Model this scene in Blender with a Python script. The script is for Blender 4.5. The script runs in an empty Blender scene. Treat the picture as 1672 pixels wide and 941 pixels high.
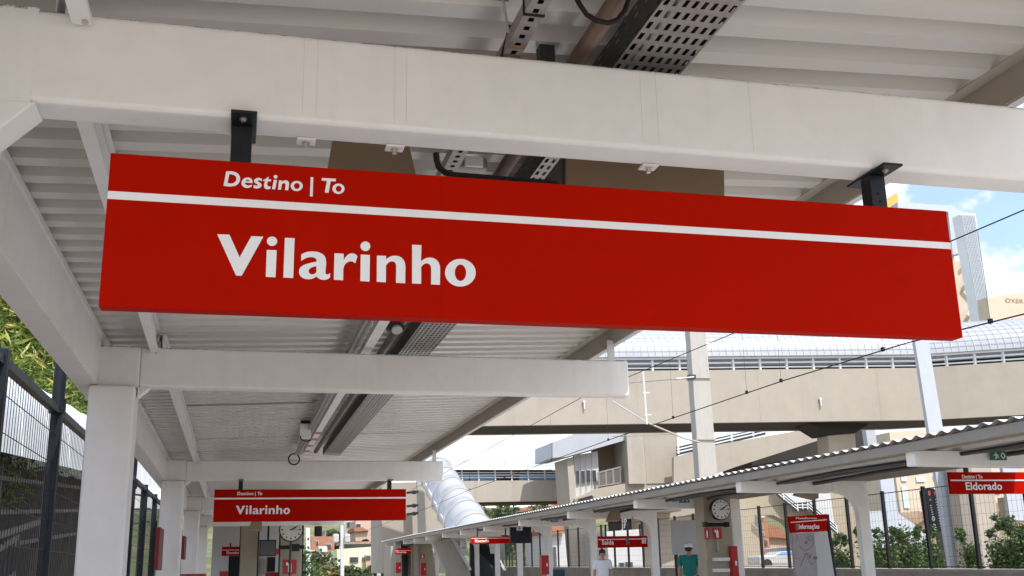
import bpy, bmesh, math, random
from mathutils import Vector, Matrix
random.seed(7)
C = bpy.context.scene.collection
SC = bpy.context.scene
R = math.radians
H = 1.45                                   # eye height over the near platform

# ------------------------------------------------------------------ camera
YAW, PIT, ROL, FPX = 0.25365849, 0.25847148, -0.02170738, 1736.78
cy, sy, cp, sp, cr, sr = math.cos(YAW), math.sin(YAW), math.cos(PIT), math.sin(PIT), math.cos(ROL), math.sin(ROL)
FW = Vector((sy*cp, cy*cp, sp)); R0 = Vector((cy, -sy, 0)); U0 = R0.cross(FW)
RT = cr*R0 + sr*U0; UP = -sr*R0 + cr*U0
cam = bpy.data.objects.new('camera', bpy.data.cameras.new('camera')); C.objects.link(cam)
cam.matrix_world = Matrix(((RT.x, UP.x, -FW.x, 0), (RT.y, UP.y, -FW.y, 0), (RT.z, UP.z, -FW.z, H), (0, 0, 0, 1)))
cam.data.sensor_width = 36; cam.data.lens = FPX/1672*36
cam.data.clip_start = 0.05; cam.data.clip_end = 3000
SC.camera = cam

# ------------------------------------------------------------------ sky, sun, exposure
SUN_EL, SUN_AZ = R(56), R(160)             # azimuth clockwise from +Y: behind the camera, a little to the right
W = bpy.data.worlds.new('World'); SC.world = W; W.use_nodes = True
nt = W.node_tree; nt.nodes.clear()
def N(t, typ, **kw):
    n = t.nodes.new(typ)
    for k, v in kw.items():
        if k in n.inputs: n.inputs[k].default_value = v
        else: setattr(n, k, v)
    return n
out = N(nt, 'ShaderNodeOutputWorld'); bg = N(nt, 'ShaderNodeBackground'); bg.inputs[1].default_value = 0.15
sky = N(nt, 'ShaderNodeTexSky'); sky.sky_type = 'NISHITA'; sky.sun_disc = False
sky.sun_elevation = SUN_EL; sky.sun_rotation = SUN_AZ; sky.air_density = 1.0; sky.dust_density = 1.6; sky.ozone_density = 0.9
cl = N(nt, 'ShaderNodeBackground'); cl.inputs[0].default_value = (1, .985, .97, 1); cl.inputs[1].default_value = 1.15
tc = N(nt, 'ShaderNodeTexCoord'); sep = N(nt, 'ShaderNodeSeparateXYZ')
mp = N(nt, 'ShaderNodeMapping'); mp.inputs['Scale'].default_value = (1, 1, 1.3); mp.inputs['Location'].default_value = (5.5, 3.2, .7)
nz = N(nt, 'ShaderNodeTexNoise'); nz.inputs['Scale'].default_value = 7.5; nz.inputs['Detail'].default_value = 9; nz.inputs['Roughness'].default_value = .55
rp = N(nt, 'ShaderNodeMapRange'); rp.interpolation_type = 'SMOOTHSTEP'
rp.inputs['From Min'].default_value = .50; rp.inputs['From Max'].default_value = .60
hz = N(nt, 'ShaderNodeMapRange'); hz.inputs['From Min'].default_value = .19; hz.inputs['From Max'].default_value = .07
hz.inputs['To Min'].default_value = .06; hz.inputs['To Max'].default_value = .85; hz.interpolation_type = 'SMOOTHSTEP'
mx = N(nt, 'ShaderNodeMath'); mx.operation = 'MAXIMUM'
mix = N(nt, 'ShaderNodeMixShader'); L = nt.links.new
nz2 = N(nt, 'ShaderNodeTexNoise'); nz2.inputs['Scale'].default_value = 16; nz2.inputs['Detail'].default_value = 7
cs = N(nt, 'ShaderNodeMapRange'); cs.inputs['From Min'].default_value = .35; cs.inputs['From Max'].default_value = .62; cs.inputs['To Min'].default_value = .52; cs.inputs['To Max'].default_value = .95
L(mp.outputs[0], nz2.inputs['Vector']); L(nz2.outputs[0], cs.inputs['Value']); L(cs.outputs[0], cl.inputs[1])
L(sky.outputs[0], bg.inputs[0]); L(tc.outputs['Generated'], mp.inputs[0]); L(mp.outputs[0], nz.inputs['Vector'])
L(tc.outputs['Generated'], sep.inputs[0]); L(nz.outputs[0], rp.inputs['Value']); L(sep.outputs[2], hz.inputs['Value'])
L(rp.outputs[0], mx.inputs[0]); L(hz.outputs[0], mx.inputs[1]); L(mx.outputs[0], mix.inputs[0])
L(bg.outputs[0], mix.inputs[1]); L(cl.outputs[0], mix.inputs[2]); L(mix.outputs[0], out.inputs[0])
sun = bpy.data.objects.new('sun', bpy.data.lights.new('sun', 'SUN')); C.objects.link(sun)
sun.data.energy = 2.5; sun.data.angle = R(.53); sun.data.color = (1, .97, .92)
sd = Vector((math.sin(SUN_AZ)*math.cos(SUN_EL), math.cos(SUN_AZ)*math.cos(SUN_EL), math.sin(SUN_EL)))
sun.rotation_euler = sd.to_track_quat('Z', 'Y').to_euler(); sun.location = (0, 0, 40)
SC.view_settings.view_transform = 'Standard'; SC.view_settings.look = 'None'
SC.view_settings.exposure = 1.0; SC.view_settings.gamma = 1; SC.view_settings.use_curve_mapping = False
SC.render.engine = 'CYCLES'
SC.cycles.max_bounces = 10; SC.cycles.diffuse_bounces = 6; SC.cycles.glossy_bounces = 4; SC.cycles.transparent_max_bounces = 16

# ------------------------------------------------------------------ helpers
def ray(x, y): return (x-836)*RT - (y-470.5)*UP + FPX*FW
def P(x, y, X=None, Y=None, Z=None):
    """point of the place seen at photo pixel x, y on a plane X, Y or Z (Z from eye level); returned in world metres"""
    d = ray(x, y)
    k = X/d.x if X is not None else Y/d.y if Y is not None else Z/d.z
    v = d*k; v.z += H
    return v
def material(name, col, rough=.55, metal=0, noise=.12, scale=6, bump=.0, spec=.5, dirt=None, dirt_amt=.0, dirt_scale=2.5, transl=0, stretch=None, streak=None, streak_amt=.3, rust_z=None, detail=6, rvar=.1):
    m = bpy.data.materials.new(name); m.use_nodes = True; t = m.node_tree; b = t.nodes['Principled BSDF']
    b.inputs['Roughness'].default_value = rough; b.inputs['Metallic'].default_value = metal; b.inputs['Specular IOR Level'].default_value = spec
    tx = t.nodes.new('ShaderNodeTexCoord'); src = tx.outputs['Object']
    if stretch:
        mpn = t.nodes.new('ShaderNodeMapping'); mpn.inputs['Scale'].default_value = stretch; t.links.new(src, mpn.inputs[0]); src = mpn.outputs[0]
    n = t.nodes.new('ShaderNodeTexNoise'); n.inputs['Scale'].default_value = scale; n.inputs['Detail'].default_value = detail; n.inputs['Roughness'].default_value = .6
    t.links.new(src, n.inputs['Vector'])
    r = t.nodes.new('ShaderNodeMapRange'); r.inputs['From Min'].default_value = .3; r.inputs['From Max'].default_value = .7
    r.inputs['To Min'].default_value = 1-noise; r.inputs['To Max'].default_value = 1+noise
    t.links.new(n.outputs[0], r.inputs['Value'])
    mul = t.nodes.new('ShaderNodeMix'); mul.data_type = 'RGBA'; mul.blend_type = 'MULTIPLY'; mul.inputs[0].default_value = 1
    mul.inputs[6].default_value = (*col, 1); t.links.new(r.outputs[0], mul.inputs[7])
    cur = mul.outputs[2]
    if dirt:
        n2 = t.nodes.new('ShaderNodeTexNoise'); n2.inputs['Scale'].default_value = dirt_scale; n2.inputs['Detail'].default_value = detail+2; n2.inputs['Roughness'].default_value = .68
        t.links.new(src, n2.inputs['Vector'])
        r2 = t.nodes.new('ShaderNodeMapRange'); r2.inputs['From Min'].default_value = .5; r2.inputs['From Max'].default_value = .78
        r2.inputs['To Max'].default_value = dirt_amt; t.links.new(n2.outputs[0], r2.inputs['Value'])
        m2 = t.nodes.new('ShaderNodeMix'); m2.data_type = 'RGBA'; m2.inputs[7].default_value = (*dirt, 1)
        t.links.new(r2.outputs[0], m2.inputs[0]); t.links.new(cur, m2.inputs[6]); cur = m2.outputs[2]
    if streak:                       # rain streaks: noise drawn out along Z
        mp3 = t.nodes.new('ShaderNodeMapping'); mp3.inputs['Scale'].default_value = (1.3, 1.3, .07); t.links.new(tx.outputs['Object'], mp3.inputs[0])
        n3 = t.nodes.new('ShaderNodeTexNoise'); n3.inputs['Scale'].default_value = scale*.9; n3.inputs['Detail'].default_value = 7; t.links.new(mp3.outputs[0], n3.inputs['Vector'])
        r3 = t.nodes.new('ShaderNodeMapRange'); r3.inputs['From Min'].default_value = .52; r3.inputs['From Max'].default_value = .72; r3.inputs['To Max'].default_value = streak_amt
        t.links.new(n3.outputs[0], r3.inputs['Value'])
        m3 = t.nodes.new('ShaderNodeMix'); m3.data_type = 'RGBA'; m3.inputs[7].default_value = (*streak, 1)
        t.links.new(r3.outputs[0], m3.inputs[0]); t.links.new(cur, m3.inputs[6]); cur = m3.outputs[2]
    if rust_z:                       # rust creeping from a top edge at local height rust_z
        sp_ = t.nodes.new('ShaderNodeSeparateXYZ'); t.links.new(tx.outputs['Object'], sp_.inputs[0])
        g1 = t.nodes.new('ShaderNodeMapRange'); g1.inputs['From Min'].default_value = rust_z-.035; g1.inputs['From Max'].default_value = rust_z; g1.clamp = True
        t.links.new(sp_.outputs[2], g1.inputs['Value'])
        n4 = t.nodes.new('ShaderNodeTexNoise'); n4.inputs['Scale'].default_value = 26; n4.inputs['Detail'].default_value = 9; n4.inputs['Roughness'].default_value = .7; t.links.new(tx.outputs['Object'], n4.inputs['Vector'])
        ml = t.nodes.new('ShaderNodeMath'); ml.operation = 'MULTIPLY'; t.links.new(g1.outputs[0], ml.inputs[0]); t.links.new(n4.outputs[0], ml.inputs[1])
        g2 = t.nodes.new('ShaderNodeMapRange'); g2.inputs['From Min'].default_value = .38; g2.inputs['From Max'].default_value = .50; g2.inputs['To Max'].default_value = .85; t.links.new(ml.outputs[0], g2.inputs['Value'])
        m4 = t.nodes.new('ShaderNodeMix'); m4.data_type = 'RGBA'; m4.inputs[7].default_value = (.11, .055, .03, 1)
        t.links.new(g2.outputs[0], m4.inputs[0]); t.links.new(cur, m4.inputs[6]); cur = m4.outputs[2]
    t.links.new(cur, b.inputs['Base Color'])
    rr = t.nodes.new('ShaderNodeMapRange'); rr.inputs['To Min'].default_value = max(.05, rough-rvar); rr.inputs['To Max'].default_value = min(1, rough+rvar)
    t.links.new(n.outputs[0], rr.inputs['Value']); t.links.new(rr.outputs[0], b.inputs['Roughness'])
    if bump:
        nb = t.nodes.new('ShaderNodeTexNoise'); nb.inputs['Scale'].default_value = scale*12; nb.inputs['Detail'].default_value = 4
        t.links.new(src, nb.inputs['Vector'])
        bp = t.nodes.new('ShaderNodeBump'); bp.inputs['Strength'].default_value = bump; bp.inputs['Distance'].default_value = .004
        t.links.new(nb.outputs[0], bp.inputs['Height']); t.links.new(bp.outputs[0], b.inputs['Normal'])
    if transl:
        tr = t.nodes.new('ShaderNodeBsdfTranslucent'); t.links.new(cur, tr.inputs[0])
        ms = t.nodes.new('ShaderNodeMixShader'); ms.inputs[0].default_value = transl
        t.links.new(b.outputs[0], ms.inputs[1]); t.links.new(tr.outputs[0], ms.inputs[2])
        t.links.new(ms.outputs[0], t.nodes['Material Output'].inputs[0])
    return m
def leafy(name, c0, c1, c2):
    m = bpy.data.materials.new(name); m.use_nodes = True; t = m.node_tree; b = t.nodes['Principled BSDF']; b.inputs['Roughness'].default_value = .55
    g = t.nodes.new('ShaderNodeNewGeometry'); rm = t.nodes.new('ShaderNodeValToRGB')
    rm.color_ramp.elements[0].color = (*c0, 1); rm.color_ramp.elements[1].color = (*c2, 1)
    e = rm.color_ramp.elements.new(.62); e.color = (*c1, 1)
    t.links.new(g.outputs['Random Per Island'], rm.inputs[0]); t.links.new(rm.outputs[0], b.inputs['Base Color'])
    tr = t.nodes.new('ShaderNodeBsdfTranslucent'); t.links.new(rm.outputs[0], tr.inputs[0])
    ms = t.nodes.new('ShaderNodeMixShader'); ms.inputs[0].default_value = .35
    t.links.new(b.outputs[0], ms.inputs[1]); t.links.new(tr.outputs[0], ms.inputs[2]); t.links.new(ms.outputs[0], t.nodes['Material Output'].inputs[0])
    return m
def glass_mat(name, col, rough=.08):
    m = material(name, col, rough, 0, .1, 1.0, spec=.8); return m

M = {}
M['paint'] = material('cream_paint', (.79, .775, .76), .42, 0, .03, 5, .12, dirt=(.50, .43, .36), dirt_amt=.18, dirt_scale=1.4, streak=(.60, .55, .49), streak_amt=.14)
M['beam_paint'] = material('cream_beam_paint', (.78, .755, .72), .38, 0, .03, 9, .10, dirt=(.50, .43, .35), dirt_amt=.16, dirt_scale=1.1, streak=(.58, .52, .45), streak_amt=.12, rust_z=3.2)
M['roof'] = material('white_roof_sheet', (.62, .585, .545), .24, 0, .03, 1.5, .0, spec=.7, dirt=(.55, .48, .41), dirt_amt=.22, dirt_scale=.6, stretch=(.5, 1, 1), detail=1, rvar=.01)
M['eaves'] = material('beige_eaves_paint', (.42, .37, .30), .5, 0, .06, 5, dirt=(.2, .16, .12), dirt_amt=.3)
M['galv'] = material('galvanised_steel', (.33, .31, .29), .45, .55, .16, 14, dirt=(.16, .13, .11), dirt_amt=.5, dirt_scale=9)
M['darksteel'] = material('dark_galvanised_steel', (.055, .055, .055), .5, .3, .2, 10, dirt=(.07, .05, .04), dirt_amt=.5)
M['rustpipe'] = material('brown_pipe', (.13, .085, .065), .45, .3, .2, 10, dirt=(.3, .2, .14), dirt_amt=.3)
M['darkwood'] = material('dark_weathered_rail', (.15, .13, .11), .8, 0, .2, 6, dirt=(.06, .05, .04), dirt_amt=.5)
M['salmon'] = material('salmon_red_disc', (.62, .13, .09), .5)
M['darkred'] = material('dark_red_board', (.16, .008, .006), .5)
M['vaultsheet'] = material('white_vault_sheet', (.56, .575, .60), .35, 0, .04, .8, transl=.04, dirt=(.5, .46, .4), dirt_amt=.3, dirt_scale=.4)
M['farpaint'] = material('light_lifted_cream_paint', (.86, .835, .79), .5, 0, .03, 4, dirt=(.6, .52, .42), dirt_amt=.3)  # cream paint brightened in its colour to carry the far canopy's open light
M['seam'] = material('faint_weld_line', (.58, .55, .51), .5)
M['underside'] = material('shade_darkened_roof_underside', (.27, .24, .21), .7, 0, .1, 3, dirt=(.1, .08, .06), dirt_amt=.4)  # darkened in colour to stand in for shade under the far roof
M['gutter'] = material('grey_beige_gutter', (.30, .275, .24), .55, 0, .06, 3, dirt=(.16, .13, .11), dirt_amt=.5)
M['black'] = material('black_paint', (.007, .008, .010), .4, 0, .2, 10, spec=.35)
M['navy'] = material('dark_navy_paint', (.008, .012, .019), .45, 0, .15, 8, spec=.3, dirt=(.04, .045, .05), dirt_amt=.12)
M['rubber'] = material('black_rubber', (.008, .0075, .007), .65, 0, .2, 20, spec=.3)
M['bolt'] = material('zinc_bolt', (.55, .5, .44), .3, .8, .1, 30)
M['red'] = material('red_sign_vinyl', (.43, .0066, .0008), .55, 0, .04, 3, .02, spec=.02, dirt=(.36, .006, .002), dirt_amt=.25, dirt_scale=2)
M['vinyl'] = material('white_vinyl', (.86, .86, .87), .4, 0, .03, 4, spec=.4)
M['redbright'] = material('red_enamel', (.42, .008, .008), .35, 0, .06, 6)
M['horn'] = material('tan_plastic', (.27, .205, .125), .55, 0, .06, 6)
M['tan'] = material('tan_concrete', (.37, .33, .275), .8, 0, .05, .9, .15, dirt=(.30, .26, .21), dirt_amt=.5, dirt_scale=.3, streak=(.26, .225, .185), streak_amt=.24)
M['tan2'] = material('pale_tan_concrete', (.40, .365, .31), .8, 0, .05, .9, .1, dirt=(.33, .295, .245), dirt_amt=.5, dirt_scale=.4, streak=(.26, .23, .19), streak_amt=.35)
M['tanpost'] = material('tan_painted_concrete', (.36, .305, .225), .6, 0, .05, 3, .1, dirt=(.25, .2, .15), dirt_amt=.3)
M['soffit'] = material('shade_dark_soffit_and_panel', (.030, .026, .023), .9, 0, .15, .5, dirt=(.025, .02, .018), dirt_amt=.5, dirt_scale=.3)  # undersides coloured near-black to stand in for their shade; dark panel shares it
M['concrete'] = material('grey_concrete', (.40, .375, .34), .85, 0, .08, 3, .2, dirt=(.26, .23, .2), dirt_amt=.5)
M['pole'] = material('pale_concrete_pole', (.40, .385, .355), .8, 0, .06, 3, .2, dirt=(.33, .27, .22), dirt_amt=.55, dirt_scale=2.2, stretch=(3, 3, .5))
M['block'] = material('concrete_block', (.36, .34, .31), .9, 0, .14, 2.5, .3, dirt=(.16, .14, .12), dirt_amt=.7, dirt_scale=1.6)
M['whitesteel'] = material('white_steel', (.60, .61, .62), .4, 0, .04, 3, dirt=(.5, .48, .45), dirt_amt=.25, dirt_scale=.8)
M['bluewhite'] = material('pale_blue_white_steel', (.42, .455, .50), .45, 0, .04, 2, dirt=(.4, .41, .42), dirt_amt=.3, dirt_scale=.8)
M['polycarb'] = material('white_polycarbonate', (.50, .525, .56), .25, 0, .05, .8, transl=.2, dirt=(.40, .41, .43), dirt_amt=.4, dirt_scale=.6)
M['rail'] = material('white_railing', (.66, .68, .70), .4, 0, .03, 3)
M['gap'] = material('shaded_interior', (.035, .038, .045), .8, 0, .2, 1)  # dark tone standing in for shade inside the covered walkways
M['blueglass'] = glass_mat('blue_panel_glass', (.18, .38, .68), .15)
M['darkglass'] = glass_mat('dark_window_glass', (.05, .06, .07), .1)
M['greyfascia'] = material('grey_fascia', (.42, .44, .48), .5, 0, .05, 1)
M['whitewall'] = material('white_wall', (.52, .52, .52), .75, 0, .05, 1.2, dirt=(.55, .5, .45), dirt_amt=.3, dirt_scale=.8)
M['greyboard'] = material('grey_board', (.44, .43, .42), .5, 0, .04, 2)
M['ballast'] = material('track_ballast', (.50, .465, .425), .95, 0, .3, 14, .8)
M['deck'] = material('concrete_platform', (.62, .605, .58), .8, 0, .08, 4, .2, dirt=(.3, .27, .24), dirt_amt=.4)
M['earth'] = material('dry_ground', (.30, .25, .19), .95, 0, .2, .2)
M['hillgreen'] = material('hillside_scrub', (.115, .13, .05), .95, 0, .5, .12, dirt=(.33, .20, .12), dirt_amt=.9, dirt_scale=.05)
M['brick'] = material('red_brick', (.36, .17, .10), .9, 0, .2, 1.5, dirt=(.45, .33, .25), dirt_amt=.6, dirt_scale=.5)
M['clay'] = material('clay_roof_tiles', (.33, .15, .085), .9, 0, .25, 2, dirt=(.2, .14, .11), dirt_amt=.5)
M['rooftan'] = material('weathered_brown_roof', (.30, .21, .15), .9, 0, .25, .8, dirt=(.18, .14, .11), dirt_amt=.6)
M['pinkwall'] = material('pink_plaster', (.52, .36, .28), .85, 0, .1, 1)
M['limewall'] = material('pale_lime_plaster', (.66, .68, .47), .8, 0, .06, 1)
M['beigewall'] = material('beige_plaster', (.55, .46, .36), .85, 0, .07, .7, dirt=(.4, .33, .26), dirt_amt=.35, dirt_scale=.4)
M['orange'] = material('orange_panel', (.78, .33, .07), .6, 0, .05, 3)
M['palemesh'] = material('pale_perforated_cladding', (.70, .72, .75), .5, 0, .05, .5)
M['paleglass'] = glass_mat('pale_facade_glass', (.50, .60, .66), .15)
M['bark'] = material('tree_bark', (.12, .09, .06), .9, 0, .3, 4, .4)
M['skin'] = material('skin', (.42, .24, .16), .5, 0, .06, 8)
M['hair'] = material('dark_hair', (.025, .016, .012), .6, 0, .2, 30)
M['wtshirt'] = material('white_cotton', (.80, .81, .84), .85, 0, .04, 12, .1)
M['gtshirt'] = material('teal_green_cotton', (.008, .20, .17), .85, 0, .06, 12, .1)
M['jeans'] = material('blue_denim', (.13, .18, .27), .85, 0, .1, 20)
M['dtrouser'] = material('dark_blue_trousers', (.015, .022, .05), .85, 0, .1, 20)
M['cap'] = material('white_cap_cloth', (.75, .77, .82), .8, 0, .04, 12)
M['green'] = material('green_exit_sign', (.02, .13, .095), .4, 0, .06, 6)
M['silver'] = material('silver_car_paint', (.58, .57, .56), .3, .35, .04, 4)
M['tyre'] = material('tyre_rubber', (.02, .02, .02), .8, 0, .1, 20)
M['map'] = material('faded_map_paper', (.36, .335, .35), .6, 0, .1, 4, dirt=(.27, .23, .26), dirt_amt=.6, dirt_scale=5)
M['ink'] = material('grey_ink', (.18, .17, .18), .6)
M['teal'] = material('dark_teal_plastic', (.015, .055, .075), .4, 0, .2, 4)
M['stonewall'] = material('shade_darkened_rubble_wall', (.04, .034, .028), .95, 0, .4, 3, .5, dirt=(.03, .035, .025), dirt_amt=.8, dirt_scale=1.2)  # rubble colour lowered to carry the shade under the ramp vault
M['clockface'] = material('clock_face', (.68, .67, .63), .45, 0, .03, 6)
M['stair'] = material('dark_stair_treads', (.035, .037, .042), .6, 0, .2, 4)
M['leaf_bamboo'] = leafy('bamboo_leaves', (.025, .065, .012), (.15, .235, .03), (.62, .54, .16))
M['leaf_hedge'] = leafy('hedge_leaves', (.025, .06, .014), (.06, .115, .025), (.12, .18, .045))
M['leaf_far'] = leafy('distant_tree_leaves', (.03, .06, .02), (.075, .11, .035), (.17, .18, .07))
M['leaf_dry'] = leafy('dry_bush_leaves', (.10, .09, .03), (.19, .17, .06), (.33, .27, .11))

ORG = {}
def tag(o, label=None, cat=None, group=None, kind=None):
    if label: o['label'] = label
    if cat: o['category'] = cat
    if group: o['group'] = group
    if kind: o['kind'] = kind
    return o
def thing(name, label, cat, loc=(0, 0, 0), group=None):
    o = bpy.data.objects.new(name, None); C.objects.link(o); o.location = loc; o.empty_display_size = .2
    ORG[o.name] = Vector(loc)
    return tag(o, label, cat, group)
def copy_tree(o, parent=None):
    c = o.copy(); C.objects.link(c)
    if parent: c.parent = parent
    for ch in list(o.children): copy_tree(ch, c)
    return c
class MB:
    def __init__(s): s.v = []; s.f = []
    def add(s, vs, fs):
        n = len(s.v); s.v += [Vector(v) for v in vs]; s.f += [tuple(i+n for i in f) for f in fs]; return s
    def box(s, x0, x1, y0, y1, z0, z1):
        v = [(x, y, z) for z in (z0, z1) for y in (y0, y1) for x in (x0, x1)]
        return s.add(v, [(0, 2, 3, 1), (4, 5, 7, 6), (0, 1, 5, 4), (2, 6, 7, 3), (0, 4, 6, 2), (1, 3, 7, 5)])
    def prism(s, pts, ext):
        ext = Vector(ext); n = len(pts); pts = [Vector(p) for p in pts]
        return s.add(pts+[p+ext for p in pts], [tuple(range(n)), tuple(range(2*n-1, n-1, -1))]+[(i, i+n, (i+1) % n+n, (i+1) % n) for i in range(n)])
    def quad(s, a, b, c, d): return s.add([a, b, c, d], [(0, 1, 2, 3)])
    def bar(s, a, b, w, h=None, upv=(0, 0, 1)):
        a = Vector(a); b = Vector(b); h = h or w; d = (b-a).normalized(); u = Vector(upv)
        if abs(d.dot(u)) > .98: u = Vector((0, 1, 0))
        x = d.cross(u).normalized()*w/2; z = x.cross(d).normalized()*h/2
        v = [p+sx*x+sz*z for p in (a, b) for sx, sz in ((-1, -1), (1, -1), (1, 1), (-1, 1))]
        return s.add(v, [(0, 1, 2, 3), (7, 6, 5, 4), (0, 4, 5, 1), (1, 5, 6, 2), (2, 6, 7, 3), (3, 7, 4, 0)])
    def tube(s, pts, r, n=8, cap=True):
        pts = [Vector(p) for p in pts]; rings = []; rr = r if isinstance(r, (list, tuple)) else [r]*len(pts)
        up = None
        for i, p in enumerate(pts):
            d = (pts[min(i+1, len(pts)-1)]-pts[max(i-1, 0)]).normalized()
            if up is None:
                up = d.orthogonal().normalized()
            up = (up-d*up.dot(d)).normalized(); b = d.cross(up)
            rings.append([p+rr[i]*(math.cos(2*math.pi*k/n)*up+math.sin(2*math.pi*k/n)*b) for k in range(n)])
        v = [q for rg in rings for q in rg]; f = []
        for i in range(len(pts)-1):
            for k in range(n): f.append((i*n+k, i*n+(k+1) % n, (i+1)*n+(k+1) % n, (i+1)*n+k))
        if cap: f += [tuple(range(n-1, -1, -1)), tuple(range((len(pts)-1)*n, len(pts)*n))]
        return s.add(v, f)
    def disc(s, c, r, nrm, depth, n=24):
        c = Vector(c); nrm = Vector(nrm).normalized(); return s.tube([c, c+nrm*depth], r, n)
    def loft(s, A, B):
        n = len(A); return s.add(list(A)+list(B), [(i, i+1, n+i+1, n+i) for i in range(n-1)])
    def ball(s, c, rx, ry, rz, n=10):
        c = Vector(c); v = [c+Vector((0, 0, -rz))]; f = []
        for i in range(1, n//2):
            t = math.pi*i/(n//2)-math.pi/2
            for k in range(n): a = 2*math.pi*k/n; v.append(c+Vector((rx*math.cos(t)*math.cos(a), ry*math.cos(t)*math.sin(a), rz*math.sin(t))))
        v.append(c+Vector((0, 0, rz))); m = n//2-1
        for k in range(n): f.append((0, 1+(k+1) % n, 1+k))
        for i in range(m-1):
            for k in range(n): f.append((1+i*n+k, 1+i*n+(k+1) % n, 1+(i+1)*n+(k+1) % n, 1+(i+1)*n+k))
        for k in range(n): f.append((1+(m-1)*n+k, 1+(m-1)*n+(k+1) % n, len(v)-1))
        return s.add(v, f)
    def build(s, name, mat, parent=None, smooth=False, bevel=0, fix=True):
        org = ORG.get(parent.name, Vector((0, 0, 0))) if parent else Vector((0, 0, 0))
        me = bpy.data.meshes.new(name); me.from_pydata([tuple(v-org) for v in s.v], [], s.f); me.update()
        if fix:
            bm = bmesh.new(); bm.from_mesh(me); bmesh.ops.recalc_face_normals(bm, faces=bm.faces); bm.to_mesh(me); bm.free()
        o = bpy.data.objects.new(name, me); C.objects.link(o); me.materials.append(M[mat] if isinstance(mat, str) else mat)
        if parent: o.parent = parent
        ORG[o.name] = org
        if smooth:
            for p in me.polygons: p.use_smooth = True
        if bevel:
            b = o.modifiers.new('bevel', 'BEVEL'); b.width = bevel; b.segments = 3; b.limit_method = 'ANGLE'; b.angle_limit = R(40)
        return o
def cutloc(o):                          # top-level single mesh: put its origin at its base centre
    me = o.data; xs = [v.co for v in me.vertices]
    c = Vector((sum(v.x for v in xs)/len(xs), sum(v.y for v in xs)/len(xs), min(v.z for v in xs)))
    me.transform(Matrix.Translation(-c)); o.location = c; ORG[o.name] = c
    return o
def single(mb, name, mat, label, cat, group=None, **kw): return tag(cutloc(mb.build(name, mat, None, **kw)), label, cat, group)
def struct(mb, name, mat, **kw): return tag(mb.build(name, mat, None, **kw), kind='structure')
def text(s, name, mat, parent, left, height, width, loc, bold=.012, thick=.004):
    """built-in font lettering, cap height in metres, set into a given width, standing in an XZ plane facing the camera side"""
    cu = bpy.data.curves.new(name, 'FONT'); cu.body = s; cu.size = 1; cu.offset = bold; cu.resolution_u = 3
    t = bpy.data.objects.new(name, cu); C.objects.link(t)
    me = bpy.data.meshes.new_from_object(t.evaluated_get(bpy.context.evaluated_depsgraph_get())); bpy.data.objects.remove(t)
    xs = [v.co.x for v in me.vertices]; ys = [v.co.y for v in me.vertices]
    sx = width/(max(xs)-min(xs)); sz = height/.73; mb = MB()
    pts = [Vector(((v.co.x-min(xs))*sx, 0, v.co.y*sz))+Vector(loc) for v in me.vertices]
    mb.add(pts, [tuple(p.vertices) for p in me.polygons])
    return mb.build(name, mat, parent, fix=False)

# ------------------------------------------------------------------ ground
struct(MB().quad((-900, -60, -1.6), (900, -60, -1.6), (900, 1400, -1.6), (-900, 1400, -1.6)), 'ground', 'earth')
struct(MB().box(-1.45, 3.55, -14, 60, -1.4, 0), 'platform_pavement', 'deck')
struct(MB().box(3.55, 8.55, -14, 130, -1.5, -1.05), 'track_ballast', 'ballast')
for xc in (4.15, 5.6, 6.6, 8.05):
    single(MB().box(xc-.035, xc+.035, -14, 130, -1.05, -.9), 'rail', 'darksteel', 'steel running rail lying on the ballast between the platforms', 'rail', 'rails of the two tracks')
fd = MB().prism([(8.55, -6, -1.4), (13.3, -6, -1.4), (13.3, 110, -1.0), (8.55, 110, -1.0)], (0, 0, 1.45))
struct(fd, 'far_platform_pavement', 'deck')

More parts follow.
